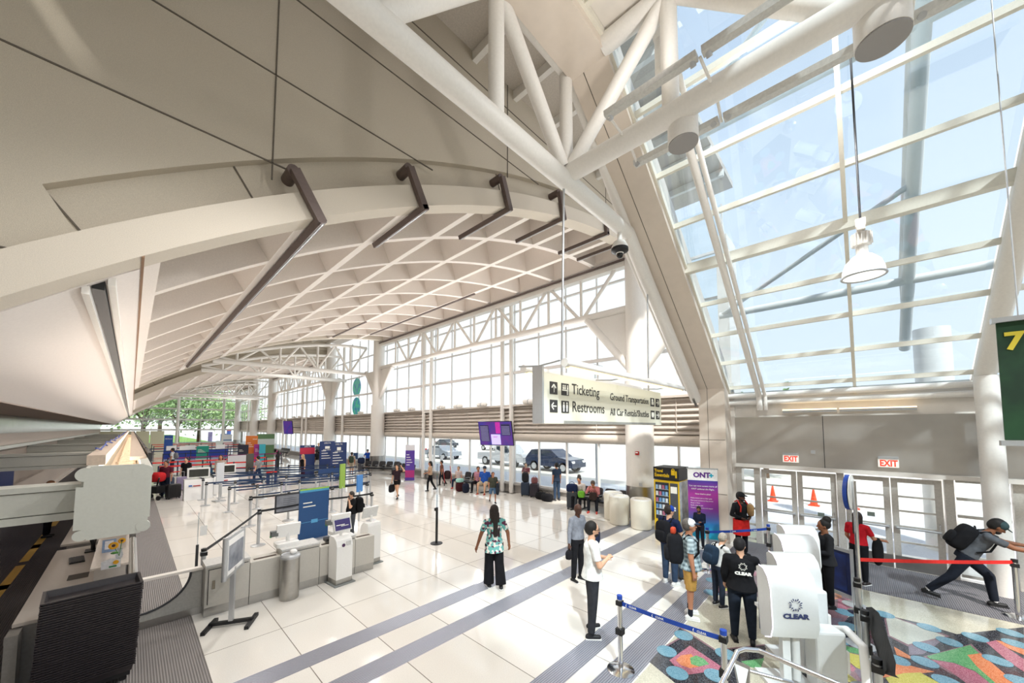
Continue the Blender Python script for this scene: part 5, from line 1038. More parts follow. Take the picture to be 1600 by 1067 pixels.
def person(label, p, face, h=1.72, top='d0d0d0', bottom='2a2c33', skn='tan', hair=('short', '1a1614'), shoes='222226', sleeve='short', pants='long', legs=STAND, aL=ARM_DOWN, aR=ARM_DOWN, lean=(0, 0), look=(0, 0), sit=None, res=.011, extra=(), build=1.0, shirt_len=.02, cap=None, top2=None, hands=True, toe=None, mask=None, glasses=False, beard=None, sock=None, untuck=0):
    """one figure facing local +Y; limb vectors are in its own frame, L is its left (-X side mirrored)"""
    s = h / 1.75; t = thing('person', label, 'person', (p[0], p[1], p[2] if len(p) > 2 else 0), face - 90)
    th_l, sh_l, ua, fa = .43 * s, .43 * s, .285 * s, .255 * s; n_ = lambda v: Vector(v).normalized()
    # left of the figure is -X when it faces +Y; callers give outward x, mirrored here
    mir = lambda v, sd: V(v[0] * sd, v[1], v[2])
    reach = {k: -(n_(legs[k][0]).z * th_l + n_(legs[k][1]).z * sh_l) for k in 'LR'}
    hz = (max(reach.values()) + .085 * s) if sit is None else sit + .1 * s
    pel = V(0, 0, hz + .02 * s); ly, lx = math.radians(lean[0]), math.radians(lean[1])
    up = V(math.sin(lx), math.sin(ly), math.cos(ly) * math.cos(lx)).normalized(); fw = V(0, 1, 0) - up * up.y; fw.normalize(); rt = fw.cross(up)
    T = lambda x, y, z: pel + rt * x + fw * y + up * z            # torso frame
    S = s; w = build
    hip = {'L': T(-.09 * S * w, 0, -.02 * S), 'R': T(.09 * S * w, 0, -.02 * S)}; kn, an = {}, {}
    for k, sd in (('L', -1), ('R', 1)):
        a, b = legs[k]; a = n_((a[0] * (-1 if k == 'R' else 1) * sd * (1 if k == 'L' else -1) * (-1 if k == 'L' else 1) if False else abs(a[0]) * sd, a[1], a[2])); b = n_((abs(b[0]) * sd, b[1], b[2]))
        kn[k] = hip[k] + a * th_l; an[k] = kn[k] + b * sh_l
    sh = {'L': T(-.185 * S * (w * .5 + .5), -.01, .44 * S), 'R': T(.185 * S * (w * .5 + .5), -.01, .44 * S)}; el, wr, hd = {}, {}, {}
    for k, sd, A_ in (('L', -1, aL), ('R', 1, aR)):
        a = n_(mir(A_[0], sd)); b = n_(mir(A_[1], sd)); el[k] = sh[k] + a * ua; wr[k] = el[k] + b * fa; hd[k] = b
    nb = T(0, -.015, .47 * S); hy, hx = math.radians(look[0]), math.radians(look[1])
    hc = T(0, .02 + .03 * math.sin(hx), .66 * S)
    Rh = Matrix.Rotation(hy, 3, 'Z') @ Matrix.Rotation(-hx, 3, 'X') @ Matrix((rt, fw, up)).transposed().lerp(Matrix.Identity(3), .5)
    H = lambda x, y, z: hc + Rh @ (V(x, y, z) * S)
    SK = skin(skn)
    b = MB()
    TR = [(-.08, .15, .1), (0, .165, .115), (.1, .15, .105), (.2, .14, .1), (.32, .165, .11), (.42, .17, .1), (.475, .09, .07)]
    def torso(mb, g, z0=-.2, z1=.5, n=24, belly=0):
        mb.eloft([(T(0, .005 + (belly * math.exp(-((z - .12) / .12) ** 2) * .5), z * S), rx * S * w + g, (ry * S * (w * 1.05)) + g + belly * math.exp(-((z - .12) / .13) ** 2) * .6, rt, fw) for z, rx, ry in TR if z0 <= z <= z1], n)
    torso(b, 0)
    b.cap(T(0, -.01, .45 * S), .062 * S, hc - up * .05 * S, .056 * S)
    b.ball(H(0, 0, .015), .1 * S, 18, (.8, .98, 1.12), Rh); b.ball(H(0, .025, -.055), .065 * S, 14, (.88, 1, .95), Rh)
    b.cap(H(0, .085, .01), .012 * S, H(0, .105, -.022), .017 * S); b.ball(H(0, .082, -.062), .022 * S, 8, (1.3, .7, .5), Rh)
    for sd in (-1, 1): b.ball(H(sd * .082, -.005, -.005), .028 * S, 8, (.35, .7, 1.1), Rh)
    for k, sd in (('L', -1), ('R', 1)):
        b.cap(sh[k], .055 * S * w, el[k], .042 * S * w); b.cap(el[k], .042 * S * w, wr[k], .028 * S)
        b.cap(T(sd * .07 * S, -.01, .45 * S), .055 * S, sh[k], .055 * S * w)
        d = hd[k]; c1 = d.cross(V(0, 0, 1)); c1 = c1.normalized() if c1.length > .1 else V(1, 0, 0)
        nx = n_(V(sd * -.3, .0, 0) + V(0, .9, 0) - d * d.y * .9) ; nx = (nx - d * nx.dot(d)).normalized(); pn = d.cross(nx)
        b.cap(wr[k], .027 * S, wr[k] + d * .07 * S, .033 * S, n=10)
        if hands:
            for i in range(4):
                r0 = wr[k] + d * .085 * S + nx * (.028 - .019 * i) * S; L_ = (.03, .036, .033, .026)[i] * S; cu = n_(d + pn * .35 * -sd); cu2 = n_(d + pn * 1.0 * -sd)
                b.cap(r0, .0095 * S, r0 + cu * L_, .009 * S, n=8); b.cap(r0 + cu * L_, .009 * S, r0 + cu * L_ + cu2 * L_ * .9, .0075 * S, n=8)
            r0 = wr[k] + d * .03 * S + nx * .03 * S; b.cap(r0, .012 * S, r0 + n_(d + nx * .9) * .05 * S, .009 * S, n=8)
        b.cap(hip[k], .085 * S * w, kn[k], .052 * S); b.cap(kn[k], .052 * S, an[k], .034 * S)
        fdir = n_(V((toe or {}).get(k, sd * .15), 1, 0)) ; 
        sk_ = an[k]; shn = (an[k] - kn[k]).normalized(); pitch = fdir * 1 + V(0, 0, 0)
        if shn.z > -.8: pitch = n_(fdir - V(0, 0, 1) * (.9 + shn.z) * 1.2 + V(0, 0, 0))
        f0 = an[k] - V(0, 0, .045 * S) - pitch * .04 * S; f1 = f0 + pitch * .16 * S; an[k + 'f'] = (f0, f1, pitch)
        b.cap(f0, .03 * S, f1, .026 * S, n=10)
    vox(b, 'body', SK, t, min(res, .0085) if hands else res * 1.1, 3)
    # clothes
    c = MB(); g = .014 * S
    g = .018 * S; old = list(TR)
    if untuck: TR[0:2] = [(-max(untuck, .06), .184 + untuck * .08, .145 + untuck * .08), (0, .178, .132)]
    torso(c, g, -.3 if untuck else -.001, .48, belly=max(0, w - 1) * .25); TR[:] = old
    TM = top2 if top2 is not None else cloth(top)
    for k, sd in (('L', -1), ('R', 1)):
        if sleeve != 'none': c.cap(T(sd * .055 * S, -.012, .455 * S), .068 * S, sh[k], .066 * S * w)
        if sleeve == 'short': e_ = sh[k].lerp(el[k], .72); c.cyl(sh[k], e_, .062 * S * w, .060 * S * w, n=16); c.ball(sh[k], .062 * S * w)
        if sleeve == 'long': c.cap(sh[k], .064 * S * w, el[k], .052 * S * w); c.ball(el[k], .052 * S * w); c.cyl(el[k], el[k].lerp(wr[k], .93), .052 * S * w, .038 * S, n=16)
    vox(c, 'shirt' if sleeve != 'long' else 'long_sleeve_top', TM, t, res, 3)
    l = MB(); BM_ = cloth(bottom) if isinstance(bottom, str) else bottom
    if pants in ('long', 'shorts', 'wide', 'half'):
        l.eloft([(T(0, .0, z * S), rx * S * w + .012 * S, ry * S * w + .012 * S, rt, fw) for z, rx, ry in ((-.1, .142, .098), (-.02, .16, .113), (.035, .155, .108))], 24)
        for k in 'LR':
            l.ball(hip[k], .094 * S * w, 14)
            if pants == 'long': l.cyl(hip[k], kn[k], .1 * S * w, .072 * S * w, n=18); l.ball(kn[k], .072 * S * w, 14); l.cyl(kn[k], kn[k].lerp(an[k], .97), .072 * S * w, .056 * S, n=18)
            if pants == 'wide': l.cyl(hip[k], kn[k], .115 * S * w, .1 * S, n=18); l.ball(kn[k], .1 * S, 14); l.cyl(kn[k], an[k], .1 * S, .115 * S, n=18)
            if pants == 'shorts': l.cyl(hip[k], hip[k].lerp(kn[k], .5), .105 * S * w, .1 * S, n=18)
            if pants == 'half': l.cyl(hip[k], hip[k].lerp(kn[k], .97), .105 * S * w, .088 * S, n=18)
    vox(l, {'shorts': 'shorts', 'half': 'shorts'}.get(pants, 'trousers'), BM_, t, res, 3)
    for k in 'LR':
        f0, f1, d = an[k + 'f']; q = MB(); q.cap(f0 - d * .01, .042 * S, f1, .034 * S, n=12); q.cap(f0, .04 * S, an[k] + V(0, 0, .0), .042 * S, n=12)
        o = vox(q, 'shoe', mat('shoe_' + shoes, shoes, .6, noise=.05), t, max(res * .9, .008), 2)
        if h * 0 + res < .0125: MB().bar(f0 - d * .045 * S - V(0, 0, .028 * S), f1 + d * .035 * S - V(0, 0, .026 * S), .075 * S, .022 * S).build('sole', mat('sole_white' if shoes not in ('111113',) else 'sole_dark', 'eceae6' if shoes not in ('111113',) else '0d0d0e', .6), o, bevel=.006)
        if sock: MB().cap(an[k] + V(0, 0, .0), .042 * S, an[k] + (kn[k] - an[k]).normalized() * .09, .042 * S, n=12).build('sock', cloth(sock), t, smooth=True)
    # hair and face
    st, hc_ = hair; HM = mat('hair_' + hc_, hc_, .7, noise=.25, scale=60); q = MB()
    if st != 'bald':
        q.ball(H(0, -.024, .038), .106 * S, 16, (.9, .99, 1.03), Rh)
        if st in ('long', 'pony', 'braids'): q.cap(H(0, -.05, .02), .08 * S, H(0, -.075, -.09), .07 * S)
        if st in ('long', 'braids'): 
            q.cap(H(0, -.075, -.08), .075 * S, T(0, -.115 * S, (.3 if st == 'long' else .18) * S), .05 * S, flat=None)
            for sd in (-1, 1): q.cap(H(sd * .07, -.01, .02), .035 * S, H(sd * .075, -.03, -.15), .03 * S)
            if st == 'braids':
                random.seed(4)
                for i in range(16): x = -.085 + .17 * i / 15; q.cap(H(x, -.09, -.03), .013 * S, T(x * 1.1 + random.uniform(-.02, .02), (-.12 + .03 * abs(x) * 10 * .3) * S, (.16 + random.uniform(-.05, .1)) * S), .008 * S, n=6)
        if st == 'pony': q.cap(H(0, -.11, .03), .03 * S, T(0, -.12, .4 * S), .018 * S)
        if st == 'bun': q.ball(H(0, -.06, .13), .078 * S, 12); q.ball(H(.03, -.09, .1), .04 * S, 10); q.ball(H(-.035, -.09, .12), .035 * S, 10)
        if st == 'short': q.ball(H(0, -.036, .012), .1 * S, 14, (.9, .95, 1.0), Rh)
        vox(q, 'hair', HM, t, max(.009, res * .9), 1)
    else: q.b.free()
    if beard: q = MB(); q.ball(H(0, .035, -.075), .062 * S, 12, (.95, .95, .72), Rh); q.build('beard', mat('hair_' + beard, beard, .8, noise=.2, scale=60), t, smooth=True)
    if res < .0125:
        for sd in (-1, 1): MB().ball(H(sd * .033, .083, .01), .011 * S, 8, (1.2, .6, .7), Rh).build('eye', mat('eye_dark', '1a1412', .3, noise=0), t, smooth=True)
        if not mask: MB().ball(H(0, .094, -.062), .014 * S, 8, (1.7, .5, .35), Rh).build('mouth', mat('lips', '8d4a42', .6), t, smooth=True)
    if mask: MB().ball(H(0, .045, -.05), .07 * S, 12, (.95, .95, .75), Rh).build('face_mask', cloth(mask), t, smooth=True)
    if glasses:
        for sd in (-1, 1): MB().torus(H(sd * .033, .1, .01), .022 * S, .003, 'Y', 12, 5).build('spectacle_rim', BLACK, t)
        MB().tube([H(-.07, .09, .012), H(-.085, 0, .012)], .003, 5).build('spectacle_arm', BLACK, t); MB().tube([H(.07, .09, .012), H(.085, 0, .012)], .003, 5).build('spectacle_arm', BLACK, t)
    if cap:
        cc, bc = cap if isinstance(cap, tuple) else (cap, cap); o = MB(); o.ball(H(0, -.005, .05), .11 * S, 18, (.86, 1.0, .85), Rh); o = o.build('cap_crown', cloth(cc), t, smooth=True)
        r_ = [H(.075 * math.cos(a), .075 + .095 * math.sin(a), .05 - .02 * math.sin(a)) for a in [math.pi * i / 10 for i in range(11)]]
        MB().prism(r_, Rh @ V(0, 0, .008)).build('cap_brim', cloth(bc), t, smooth=False)
    t['_w'] = 1; del t['_w']
    F = dict(T=T, H=H, wr=wr, el=el, sh=sh, t=t, S=S, hd=hd, an=an, hc=hc, kn=kn, M=(Matrix.Translation(t.location) @ t.rotation_euler.to_matrix().to_4x4()))
    return F
def wpt(F, v): return F['M'] @ v
def backpack(F, c, lab, z=.24, size=(.3, .2, .44), c2='111113', off=-.2, straps=True, x=0, front=False):
    S = F['S']; sgn_ = 1 if front else -1
    o = wpt(F, F['T'](x, sgn_ * abs(off), z * S)); t = thing('backpack', lab, 'backpack', o, math.degrees(F['t'].rotation_euler.z))
    Rz = F['t'].rotation_euler.to_matrix().inverted(); up = Rz @ (wpt(F, F['T'](0, 0, 1)) - wpt(F, F['T'](0, 0, 0))); rot = V(0, 0, 1).rotation_difference(up).to_matrix()
    MB().sup((0, 0, 0), size, .5, 20, rot=rot).build('main_bag', cloth(c), t, smooth=True); MB().sup(rot @ V(0, sgn_ * size[1] * .45, -size[2] * .16), (size[0] * .8, size[1] * .5, size[2] * .5), .55, 16, rot=rot).build('front_pocket', cloth(c), t, smooth=True)
    MB().torus(rot @ V(0, -sgn_ * .04, size[2] * .5), .035, .008, 'Y', 12, 6).build('grab_handle', cloth(c2), t)
    if straps:
        for sd in (-1, 1):
            pts = [F['T'](sd * .1 * S, -.1 * S * (1 if not front else -1), .44 * S), F['T'](sd * .115 * S, -.02, .525 * S), F['T'](sd * .13 * S, .125 * S * (1 if not front else -1), .4 * S), F['T'](sd * .16 * S, .13 * S * (1 if not front else -1), .24 * S), F['T'](sd * .185 * S, .02, .12 * S)]
            inv = (Matrix.Translation(o) @ F['t'].rotation_euler.to_matrix().to_4x4()).inverted(); MB().tube([inv @ wpt(F, p) for p in pts], .016, 8).build('shoulder_strap', cloth(c2), t, smooth=True)
    return t
def suitcase(p, lab, c='2b3648', w=.42, d=.26, h=.62, rz=0, handle=.35, name='suitcase', z=0, soft=.2):
    t = thing(name, lab, 'suitcase', (p[0], p[1], z), rz); m = mat('case_' + c, c, .5, noise=.08, scale=20)
    MB().sup((0, 0, .05 + h / 2), (w, d, h), soft, 24).build('shell', m, t, smooth=True)
    for i in range(3): MB().bb(-w / 2 * .5 + i * w * .25 - .008, -w / 2 * .5 + i * w * .25 + .008, -d / 2 - .006, -d / 2 + .02, .12, h - .03).build('rib', m, t)
    for x in (-w * .38, w * .38):
        for y in (-d * .32, d * .32): MB().cyl((x, y - .012, .03), (x, y + .012, .03), .03, n=12).build('wheel', RUBBER, t)
    if handle: MB().tube([(-.09, d * .3, h), (-.09, d * .3, h + handle), (.09, d * .3, h + handle), (.09, d * .3, h)], .01, 8).build('telescopic_handle', ALU, t, smooth=True)
    return t
def soft_bag(p, lab, c, size, rz=0, z=0, name='bag', handle=True, cat='bag', e=.55):
    t = thing(name, lab, cat, (p[0], p[1], z), rz); MB().sup((0, 0, size[2] / 2), size, e, 18).build('bag_body', cloth(c), t, smooth=True)
    if handle: MB().torus((0, 0, size[2] * .95), size[0] * .22, .009, 'Y', 16, 6).build('carry_handle', cloth(c), t, smooth=True)
    return t
def pattern(key, cols, scale, kind='VORONOI'):
    m = bpy.data.materials.new(key); m.use_nodes = True; t = m.node_tree; b = t.nodes['Principled BSDF']; tx = t.nodes.new('ShaderNodeTexCoord')
    v = t.nodes.new('ShaderNodeTexVoronoi'); v.inputs['Scale'].default_value = scale; t.links.new(tx.outputs['Object'], v.inputs['Vector']); s = t.nodes.new('ShaderNodeSeparateColor'); t.links.new(v.outputs['Color'], s.inputs[0])
    r = t.nodes.new('ShaderNodeValToRGB'); r.color_ramp.interpolation = 'CONSTANT'; t.links.new(s.outputs[0], r.inputs[0]); e = r.color_ramp.elements; e[0].position = 0; e[0].color = (*rgb(cols[0]), 1); e[1].position = 1 / len(cols); e[1].color = (*rgb(cols[1]), 1)
    for i, c in enumerate(cols[2:]): q = e.new((i + 2) / len(cols)); q.color = (*rgb(c), 1)
    t.links.new(r.outputs[0], b.inputs['Base Color']); b.inputs['Roughness'].default_value = .9; return m
def plaid(key, c1, c2, c3, per=.07):
    m = bpy.data.materials.new(key); m.use_nodes = True; t = m.node_tree; b = t.nodes['Principled BSDF']; tx = t.nodes.new('ShaderNodeTexCoord'); out = []
    for ax in ('Z', 'X'):
        w = t.nodes.new('ShaderNodeTexWave'); w.bands_direction = ax; w.inputs['Scale'].default_value = .314 / per; t.links.new(tx.outputs['Object'], w.inputs['Vector']); r = t.nodes.new('ShaderNodeValToRGB'); r.color_ramp.elements[0].position = .45; r.color_ramp.elements[1].position = .55; r.color_ramp.elements[0].color = (*rgb(c1), 1); r.color_ramp.elements[1].color = (*rgb(c2), 1); t.links.new(w.outputs[0], r.inputs[0]); out.append(r)
    mx = t.nodes.new('ShaderNodeMix'); mx.data_type = 'RGBA'; mx.inputs[0].default_value = .5; t.links.new(out[0].outputs[0], mx.inputs[6]); t.links.new(out[1].outputs[0], mx.inputs[7]); t.links.new(mx.outputs[2], b.inputs['Base Color']); b.inputs['Roughness'].default_value = .9; return m
def aim(px_from, px_to):
    a, b = G(*px_from), G(*px_to); return math.degrees(math.atan2(b.y - a.y, b.x - a.x))
def hh(p, py): return zat(p, py) 
# camera-facing bearings: 226 deg looks at the camera, 46 deg looks away, 316 faces picture right, 136 picture left
CR = 316; CL = 136; AWAY = 46; TOW = 226
n, f = .0095, .016
# --- woman in the floral top, walking away
p = G(772, 917)
F = person('woman seen from behind in a teal floral tunic and wide black trousers', p, 60, hh(p, 789), top2=pattern('teal_floral', ['6fb3ad', '6fb3ad', 'e9e2d8', '5a2a45', '6fb3ad'], 22), bottom='17161a', skn='brown', hair=('braids', '2a211c'), pants='wide', shoes='17161a', untuck=.2, aL=((.45, -.05, -1), (.3, .15, -1)), aR=((.45, 0, -1), (.15, .1, -1)), legs=dict(L=((.03, .12, -1), (.02, -.05, -1)), R=((.03, -.1, -1), (.02, -.3, -1))), res=n)
# --- white shirt man
p = G(926, 990)
F = person('young man in a white polo shirt and charcoal trousers with folded arms and glasses', p, 316, hh(p, 815), top='f0f0ec', bottom='34353a', skn='light', hair=('short', '15120f'), shoes='111115', untuck=.08, aL=((.25, .25, -1), (-.75, .75, .1)), aR=((.25, .25, -1), (-.8, .7, .15)), glasses=True, beard='2a201a', legs=dict(L=((.08, .05, -1), (.06, 0, -1)), R=((.08, -.05, -1), (.08, -.1, -1))), res=n, sock=None)
# --- bald man
p = G(903, 908)
F = person('bald older man in a grey long-sleeved shirt carrying jacket and cap', p, 262, hh(p, 787), top='8a8d96', bottom='1c1c20', skn='dark', hair=('bald', '000000'), sleeve='long', shoes='18181a', glasses=True, aL=((.2, .3, -1), (-.3, .9, .2)), aR=((.15, -.1, -1), (.1, .05, -1)), res=n)
q = wpt(F, F['wr']['R'] + F['hd']['R'] * .16); soft_bag((q.x, q.y), 'black cap bag held low in the hand of the bald man', '1c1b1f', (.2, .13, .18), 20, q.z - .14, 'handbag')
q = wpt(F, F['wr']['L'] + F['hd']['L'] * .1); soft_bag((q.x, q.y), 'dark navy jacket and grey cap gathered in front of the bald man', '26304a', (.26, .2, .32), 20, q.z - .28, 'folded_jacket', False, 'jacket')
soft_bag((q.x, q.y - .03), 'grey cap resting on the navy jacket held by the bald man', 'a8a69a', (.15, .12, .16), 20, q.z - .04, 'grey_cap', False, 'cap')
# --- blue cap man
p = G(1048, 912)
F = person('man in a royal blue cap and navy T-shirt seen from behind, black backpack on', p, 345, hh(p, 790), top='1c2646', bottom='33445c', skn='light', hair=('short', '2b2019'), shoes='d9d9d6', cap='2347a4', untuck=.06, build=1.15, aR=((.15, .35, -1), (-.1, 1, -.15)), aL=((.15, .2, -1), (-.1, .9, -.1)), look=(-25, 5), res=n)
backpack(F, '17171b', 'soft black backpack worn by the man in the royal blue cap')
p2 = G(1063, 908); suitcase((p2.x + .25, p2.y + .05), 'dark blue suitcase standing behind the man in the royal blue cap', '26374a', .46, .28, .66, 40, 0)
# --- navy woman with mask
p = (10.75, 3.2, 0)
F = person('woman in a navy jacket wearing a dark face mask beside the vending machine', p, 175, hh(p, 791), top='1b2338', bottom='1b1c24', skn='brown', hair=('pony', '1a1412'), sleeve='long', mask='1d2a4a', look=(15, 25), aL=((.1, .2, -1), (-.2, .8, .1)), aR=((.1, .2, -1), (-.2, .8, .1)), res=n)
# --- plaid man
p = G(1080, 964)
F = person('man in a plaid shirt, tan shorts and white and navy cap', p, 296, hh(p, 811), top2=plaid('grey_plaid', '5d7078', 'b9cbd0', 'dde6e6'), bottom='c89b52', skn='tan', hair=('short', '6d6660'), shoes='e6e6e4', pants='half', cap=('e4e2e4', '27364a'), untuck=.09, build=1.12, aR=((.15, .0, -1), (.05, .15, -1)), aL=((.15, .1, -1), (0, .5, -1)), sock='20242e', res=n, look=(0, -5))
backpack(F, '1d1e22', 'bulging black backpack with an orange bag inside, worn by the man in plaid', size=(.32, .26, .5), off=-.23)
q = wpt(F, F['T'](.0, -.25, .47)); soft_bag((q.x, q.y), 'orange packet sticking out of the top of the plaid man\'s backpack', 'e0563a', (.1, .08, .12), 0, q.z, 'orange_packet', False, 'packet')
# --- black sweater man facing us
p = G(1160, 868)
F = person('smiling bearded man in black with a black cap and red jacket tied at the waist', p, 235, hh(p, 769), top='1b1b1d', bottom='1d1d22', skn='dark', hair=('short', '100d0c'), sleeve='long', cap=('1b1b1d', '1b1b1d'), beard='14100e', look=(20, 0), aL=((.5, .1, -1), (-.8, .6, -.35)), aR=((.5, .1, -1), (-.8, .6, -.35)), res=n)
t = F['t']; MB().eloft([(F['T'](0, .0, z), .2, .155 + .02 * (z < -.1)) for z in (.04, -.06, -.2, -.34)]).build('red_tied_jacket', cloth('d02a26'), t, smooth=True)
q = wpt(F, F['T'](-.1, .2, .2)); soft_bag((q.x, q.y), 'tan chest bag across the smiling man in black', '9a7a52', (.16, .1, .3), 240, q.z - .05, 'chest_bag', True)
for sd in (-1, 1): MB().tube([F['T'](sd * .1, -.08, .47), F['T'](sd * .11, .02, .52), F['T'](sd * .12, .14, .38), F['T'](sd * .14, .14, .25)], .017, 8).build('red_strap', cloth('b8322c'), t, smooth=True)
# --- white haired woman + CLEAR attendant
p = (7.55, 1.95, 0)
F = person('grey haired traveller in a white shirt bent in front of the kiosks', p, 330, hh(p, 833), top='e6e6e2', bottom='2c3444', skn='light', hair=('short', 'b9ad9c'), res=n, lean=(12, 0), aL=((.1, .5, -1), (-.1, 1, 0)), aR=((.1, .5, -1), (-.1, 1, 0)), look=(0, 15))
backpack(F, '26374a', 'small dark teal backpack worn by the grey haired traveller', size=(.26, .16, .34))
p = G(1162, 1003)
F = person('attendant in a black CLEAR sweatshirt seen from behind', p, 20, hh(p, 842), top='19191c', bottom='232b38', skn='light', hair=('short', '171416'), sleeve='long', shoes='111113', untuck=.05, build=1.2, aR=((.25, .75, -.6), (0, 1, .05)), aL=((.2, .2, -1), (-.1, .6, -1)), look=(-30, 10), res=n)
M3 = F['M'].to_3x3(); clear_logo(F['t'], wpt(F, F['T'](-.0, -.172, .22)), M3 @ V(1, 0, 0), M3 @ V(0, .0, 1), .08, PW)
# --- black jacket woman
p = G(1295, 948)
F = person('woman in a black quilted jacket with her hair in a top bun', p, 112, hh(p, 812), top='222225', bottom='101013', skn='brown', hair=('bun', '17120f'), sleeve='long', shoes='111113', untuck=.1, aL=((.15, .15, -1), (-.5, .8, -.1)), aR=((.15, .15, -1), (-.5, .8, -.1)), res=n, look=(-5, 0))
# --- red shirt woman
p = G(1345, 912)
F = person('woman in a red top with a black jacket over her arm, turned to the doors', p, 335, hh(p, 800), top='c81f2c', bottom='1a1b20', skn='tan', hair=('long', '2a1d18'), shoes='2a2020', aR=((.3, .4, -1), (.3, 1, -.2)), aL=((.2, .1, -1), (-.2, .6, -.8)), res=n)
q = wpt(F, F['el']['R'].lerp(F['wr']['R'], .35)); soft_bag((q.x, q.y), 'black jacket hanging over the arm of the woman in red', '141416', (.13, .26, .56), 60, q.z - .52, 'carried_jacket', False, 'jacket', .85)
# --- striding man pushing right
p = (10.85, -1.38, 0)
F = person('man in a grey T-shirt and cap striding with both arms reaching forward', p, 276, 1.82, top='5b5e63', bottom='1d222d', skn='brown', hair=('short', '17110e'), shoes='111113', cap='3f5254', beard='17110e', lean=(32, 0), aL=((.05, 1, -.45), (.0, 1, -.1)), aR=((.05, 1, -.5), (0, 1, -.15)), legs=dict(L=((.04, .85, -1), (.02, .1, -1)), R=((.03, -.55, -1), (.02, -.95, -1))), res=n, look=(0, 20), sock='e8e8e8')
backpack(F, '18181b', 'large black backpack with a bottle on the striding man', size=(.34, .24, .5), off=-.2)
# --- man on the phone
p = G(549, 838)
F = person('man in black with grey hair holding a phone to his ear behind the island', p, 172, hh(p, 768) + .0, top='17181b', bottom='4a4d54', skn='light', hair=('short', '4a423c'), shoes='2a2a2c', untuck=.05, build=1.2, aR=((.2, .3, -1), (.0, .1, -1)), aL=((.35, .5, -.6), (-.35, .1, 1)), look=(0, 15), res=.0115)
backpack(F, '141417', 'black backpack on the man with the phone', size=(.32, .22, .46))
q = wpt(F, F['wr']['L'] + F['hd']['L'] * .08); tag(MB().box(q, (.02, .07, .14)).build('phone', BLACK), 'black phone held to the ear of the man behind the island', 'phone')
# --- mid distance
def far_person(label, foot, top_py, face, **k):
    p = G(*foot); return person(label, p, face, hh(p, top_py), res=f, hands=False, **k)
F = far_person('woman in dark blouse and black shorts shading her eyes, handbag in hand', (620, 779), 725, 215, top='33242c', bottom='18181b', skn='light', hair=('long', '2a1f1b'), pants='shorts', aL=((.6, .3, .1), (-.5, .2, .8)), aR=((.2, 0, -1), (.1, .2, -1)), legs=STRIDE)
q = wpt(F, F['wr']['R'] - V(0, 0, .1)); soft_bag((q.x, q.y), 'large black handbag of the woman shading her eyes', '222226', (.42, .14, .36), 30, q.z - .38, 'handbag')
F = far_person('woman in a beige top and black trousers walking left past the purple banner', (672, 767), 720, 150, top='c9a98d', bottom='18181c', skn='tan', hair=('pony', '1c1512'), legs=STRIDE, aL=((.1, .3, -1), (0, .8, -.2)))
F = far_person('person in a brown top walking beside a red pushchair', (690, 758), 719, 150, top='7b5145', bottom='22232a', skn='tan', hair=('short', '1f1714'), legs=STRIDE)
p = G(699, 757); t = thing('pushchair', 'red pushchair beside the walking pair', 'pushchair', (p.x, p.y, 0), 150)
MB().tube([(-.2, -.5, 1.0), (-.2, .2, .45), (-.2, .45, .08)], .018, 8).build('side_frame', mat('case_b02a2a', 'b02a2a'), t, smooth=True); MB().tube([(.2, -.5, 1.0), (.2, .2, .45), (.2, .45, .08)], .018, 8).build('side_frame', mat('case_b02a2a', 'b02a2a'), t, smooth=True); MB().sup((0, -.02, .55), (.38, .3, .5), .6).build('seat_sling', cloth('3a2a2c'), t, smooth=True)
for x in (-.22, .22):
    for y in (-.35, .45): MB().cyl((x - .02, y, .09), (x + .02, y, .09), .09).build('wheel', RUBBER, t)
for x in (-.22, .22): MB().bar((x, -.35, .09), (x, .0, .5), .02, .02).build('rear_strut', mat('case_b02a2a', 'b02a2a'), t)
F = far_person('woman in an olive T-shirt and denim shorts walking with a jacket over her arm', (770, 786), 737, 240, top='4d4f44', bottom='5f7fa0', skn='tan', hair=('short', '5a4032'), pants='half', legs=STRIDE, build=1.15, untuck=.06, aL=((.2, .2, -1), (-.2, 1, -.1)), aR=((.2, .1, -1), (0, .5, -.8)), shoes='1d1d20')
q = wpt(F, F['wr']['L']); soft_bag((q.x, q.y), 'dark jacket over the arm of the woman in denim shorts', '2f3540', (.24, .14, .5), 40, q.z - .45, 'carried_jacket', False, 'jacket')
F = far_person('woman in a maroon T-shirt standing against the window sill with bags', (822, 769), 723, 200, top='7e2038', bottom='2b2b35', skn='light', hair=('pony', '211815'), look=(20, 0), aL=((.15, .3, -1), (-.4, .8, .1)), aR=((.15, .3, -1), (-.4, .8, .1)))
p = G(821, 772); suitcase((p.x - .35, p.y - .3), 'blue suitcase before the woman in maroon', '25344a', .42, .28, .6, -50, 0); soft_bag((p.x - .35, p.y - .3), 'dark grey backpack on top of the blue suitcase', '2c2c30', (.34, .24, .46), -50, .66, 'backpack', True, 'backpack'); soft_bag((p.x - .25, p.y - .8), 'round pink and black bag beside the woman in maroon', '8a5a5a', (.32, .28, .3), -50, .62, 'duffel_bag', True)
F = far_person('man in a navy T-shirt and jeans standing by the window looking out', (870, 782), 723, 75, top='2f3d52', bottom='34455c', skn='tan', hair=('short', '14110f'), look=(0, 0), shoes='3a3a3e', untuck=.06)
p = G(845, 780); soft_bag((p.x, p.y), 'black duffel bag on the floor left of the standing man in navy', '1b1b1e', (.5, .3, .32), -80, 0, 'duffel_bag'); suitcase((p.x + .15, p.y + .5), 'dark plum suitcase behind the floor bags', '2b2430', .4, .26, .6, -70, .3)
p = G(861, 783); soft_bag((p.x - .15, p.y + .1), 'second black bag on the floor, closest to the standing man in navy', '202024', (.55, .3, .34), -80, 0, 'duffel_bag')
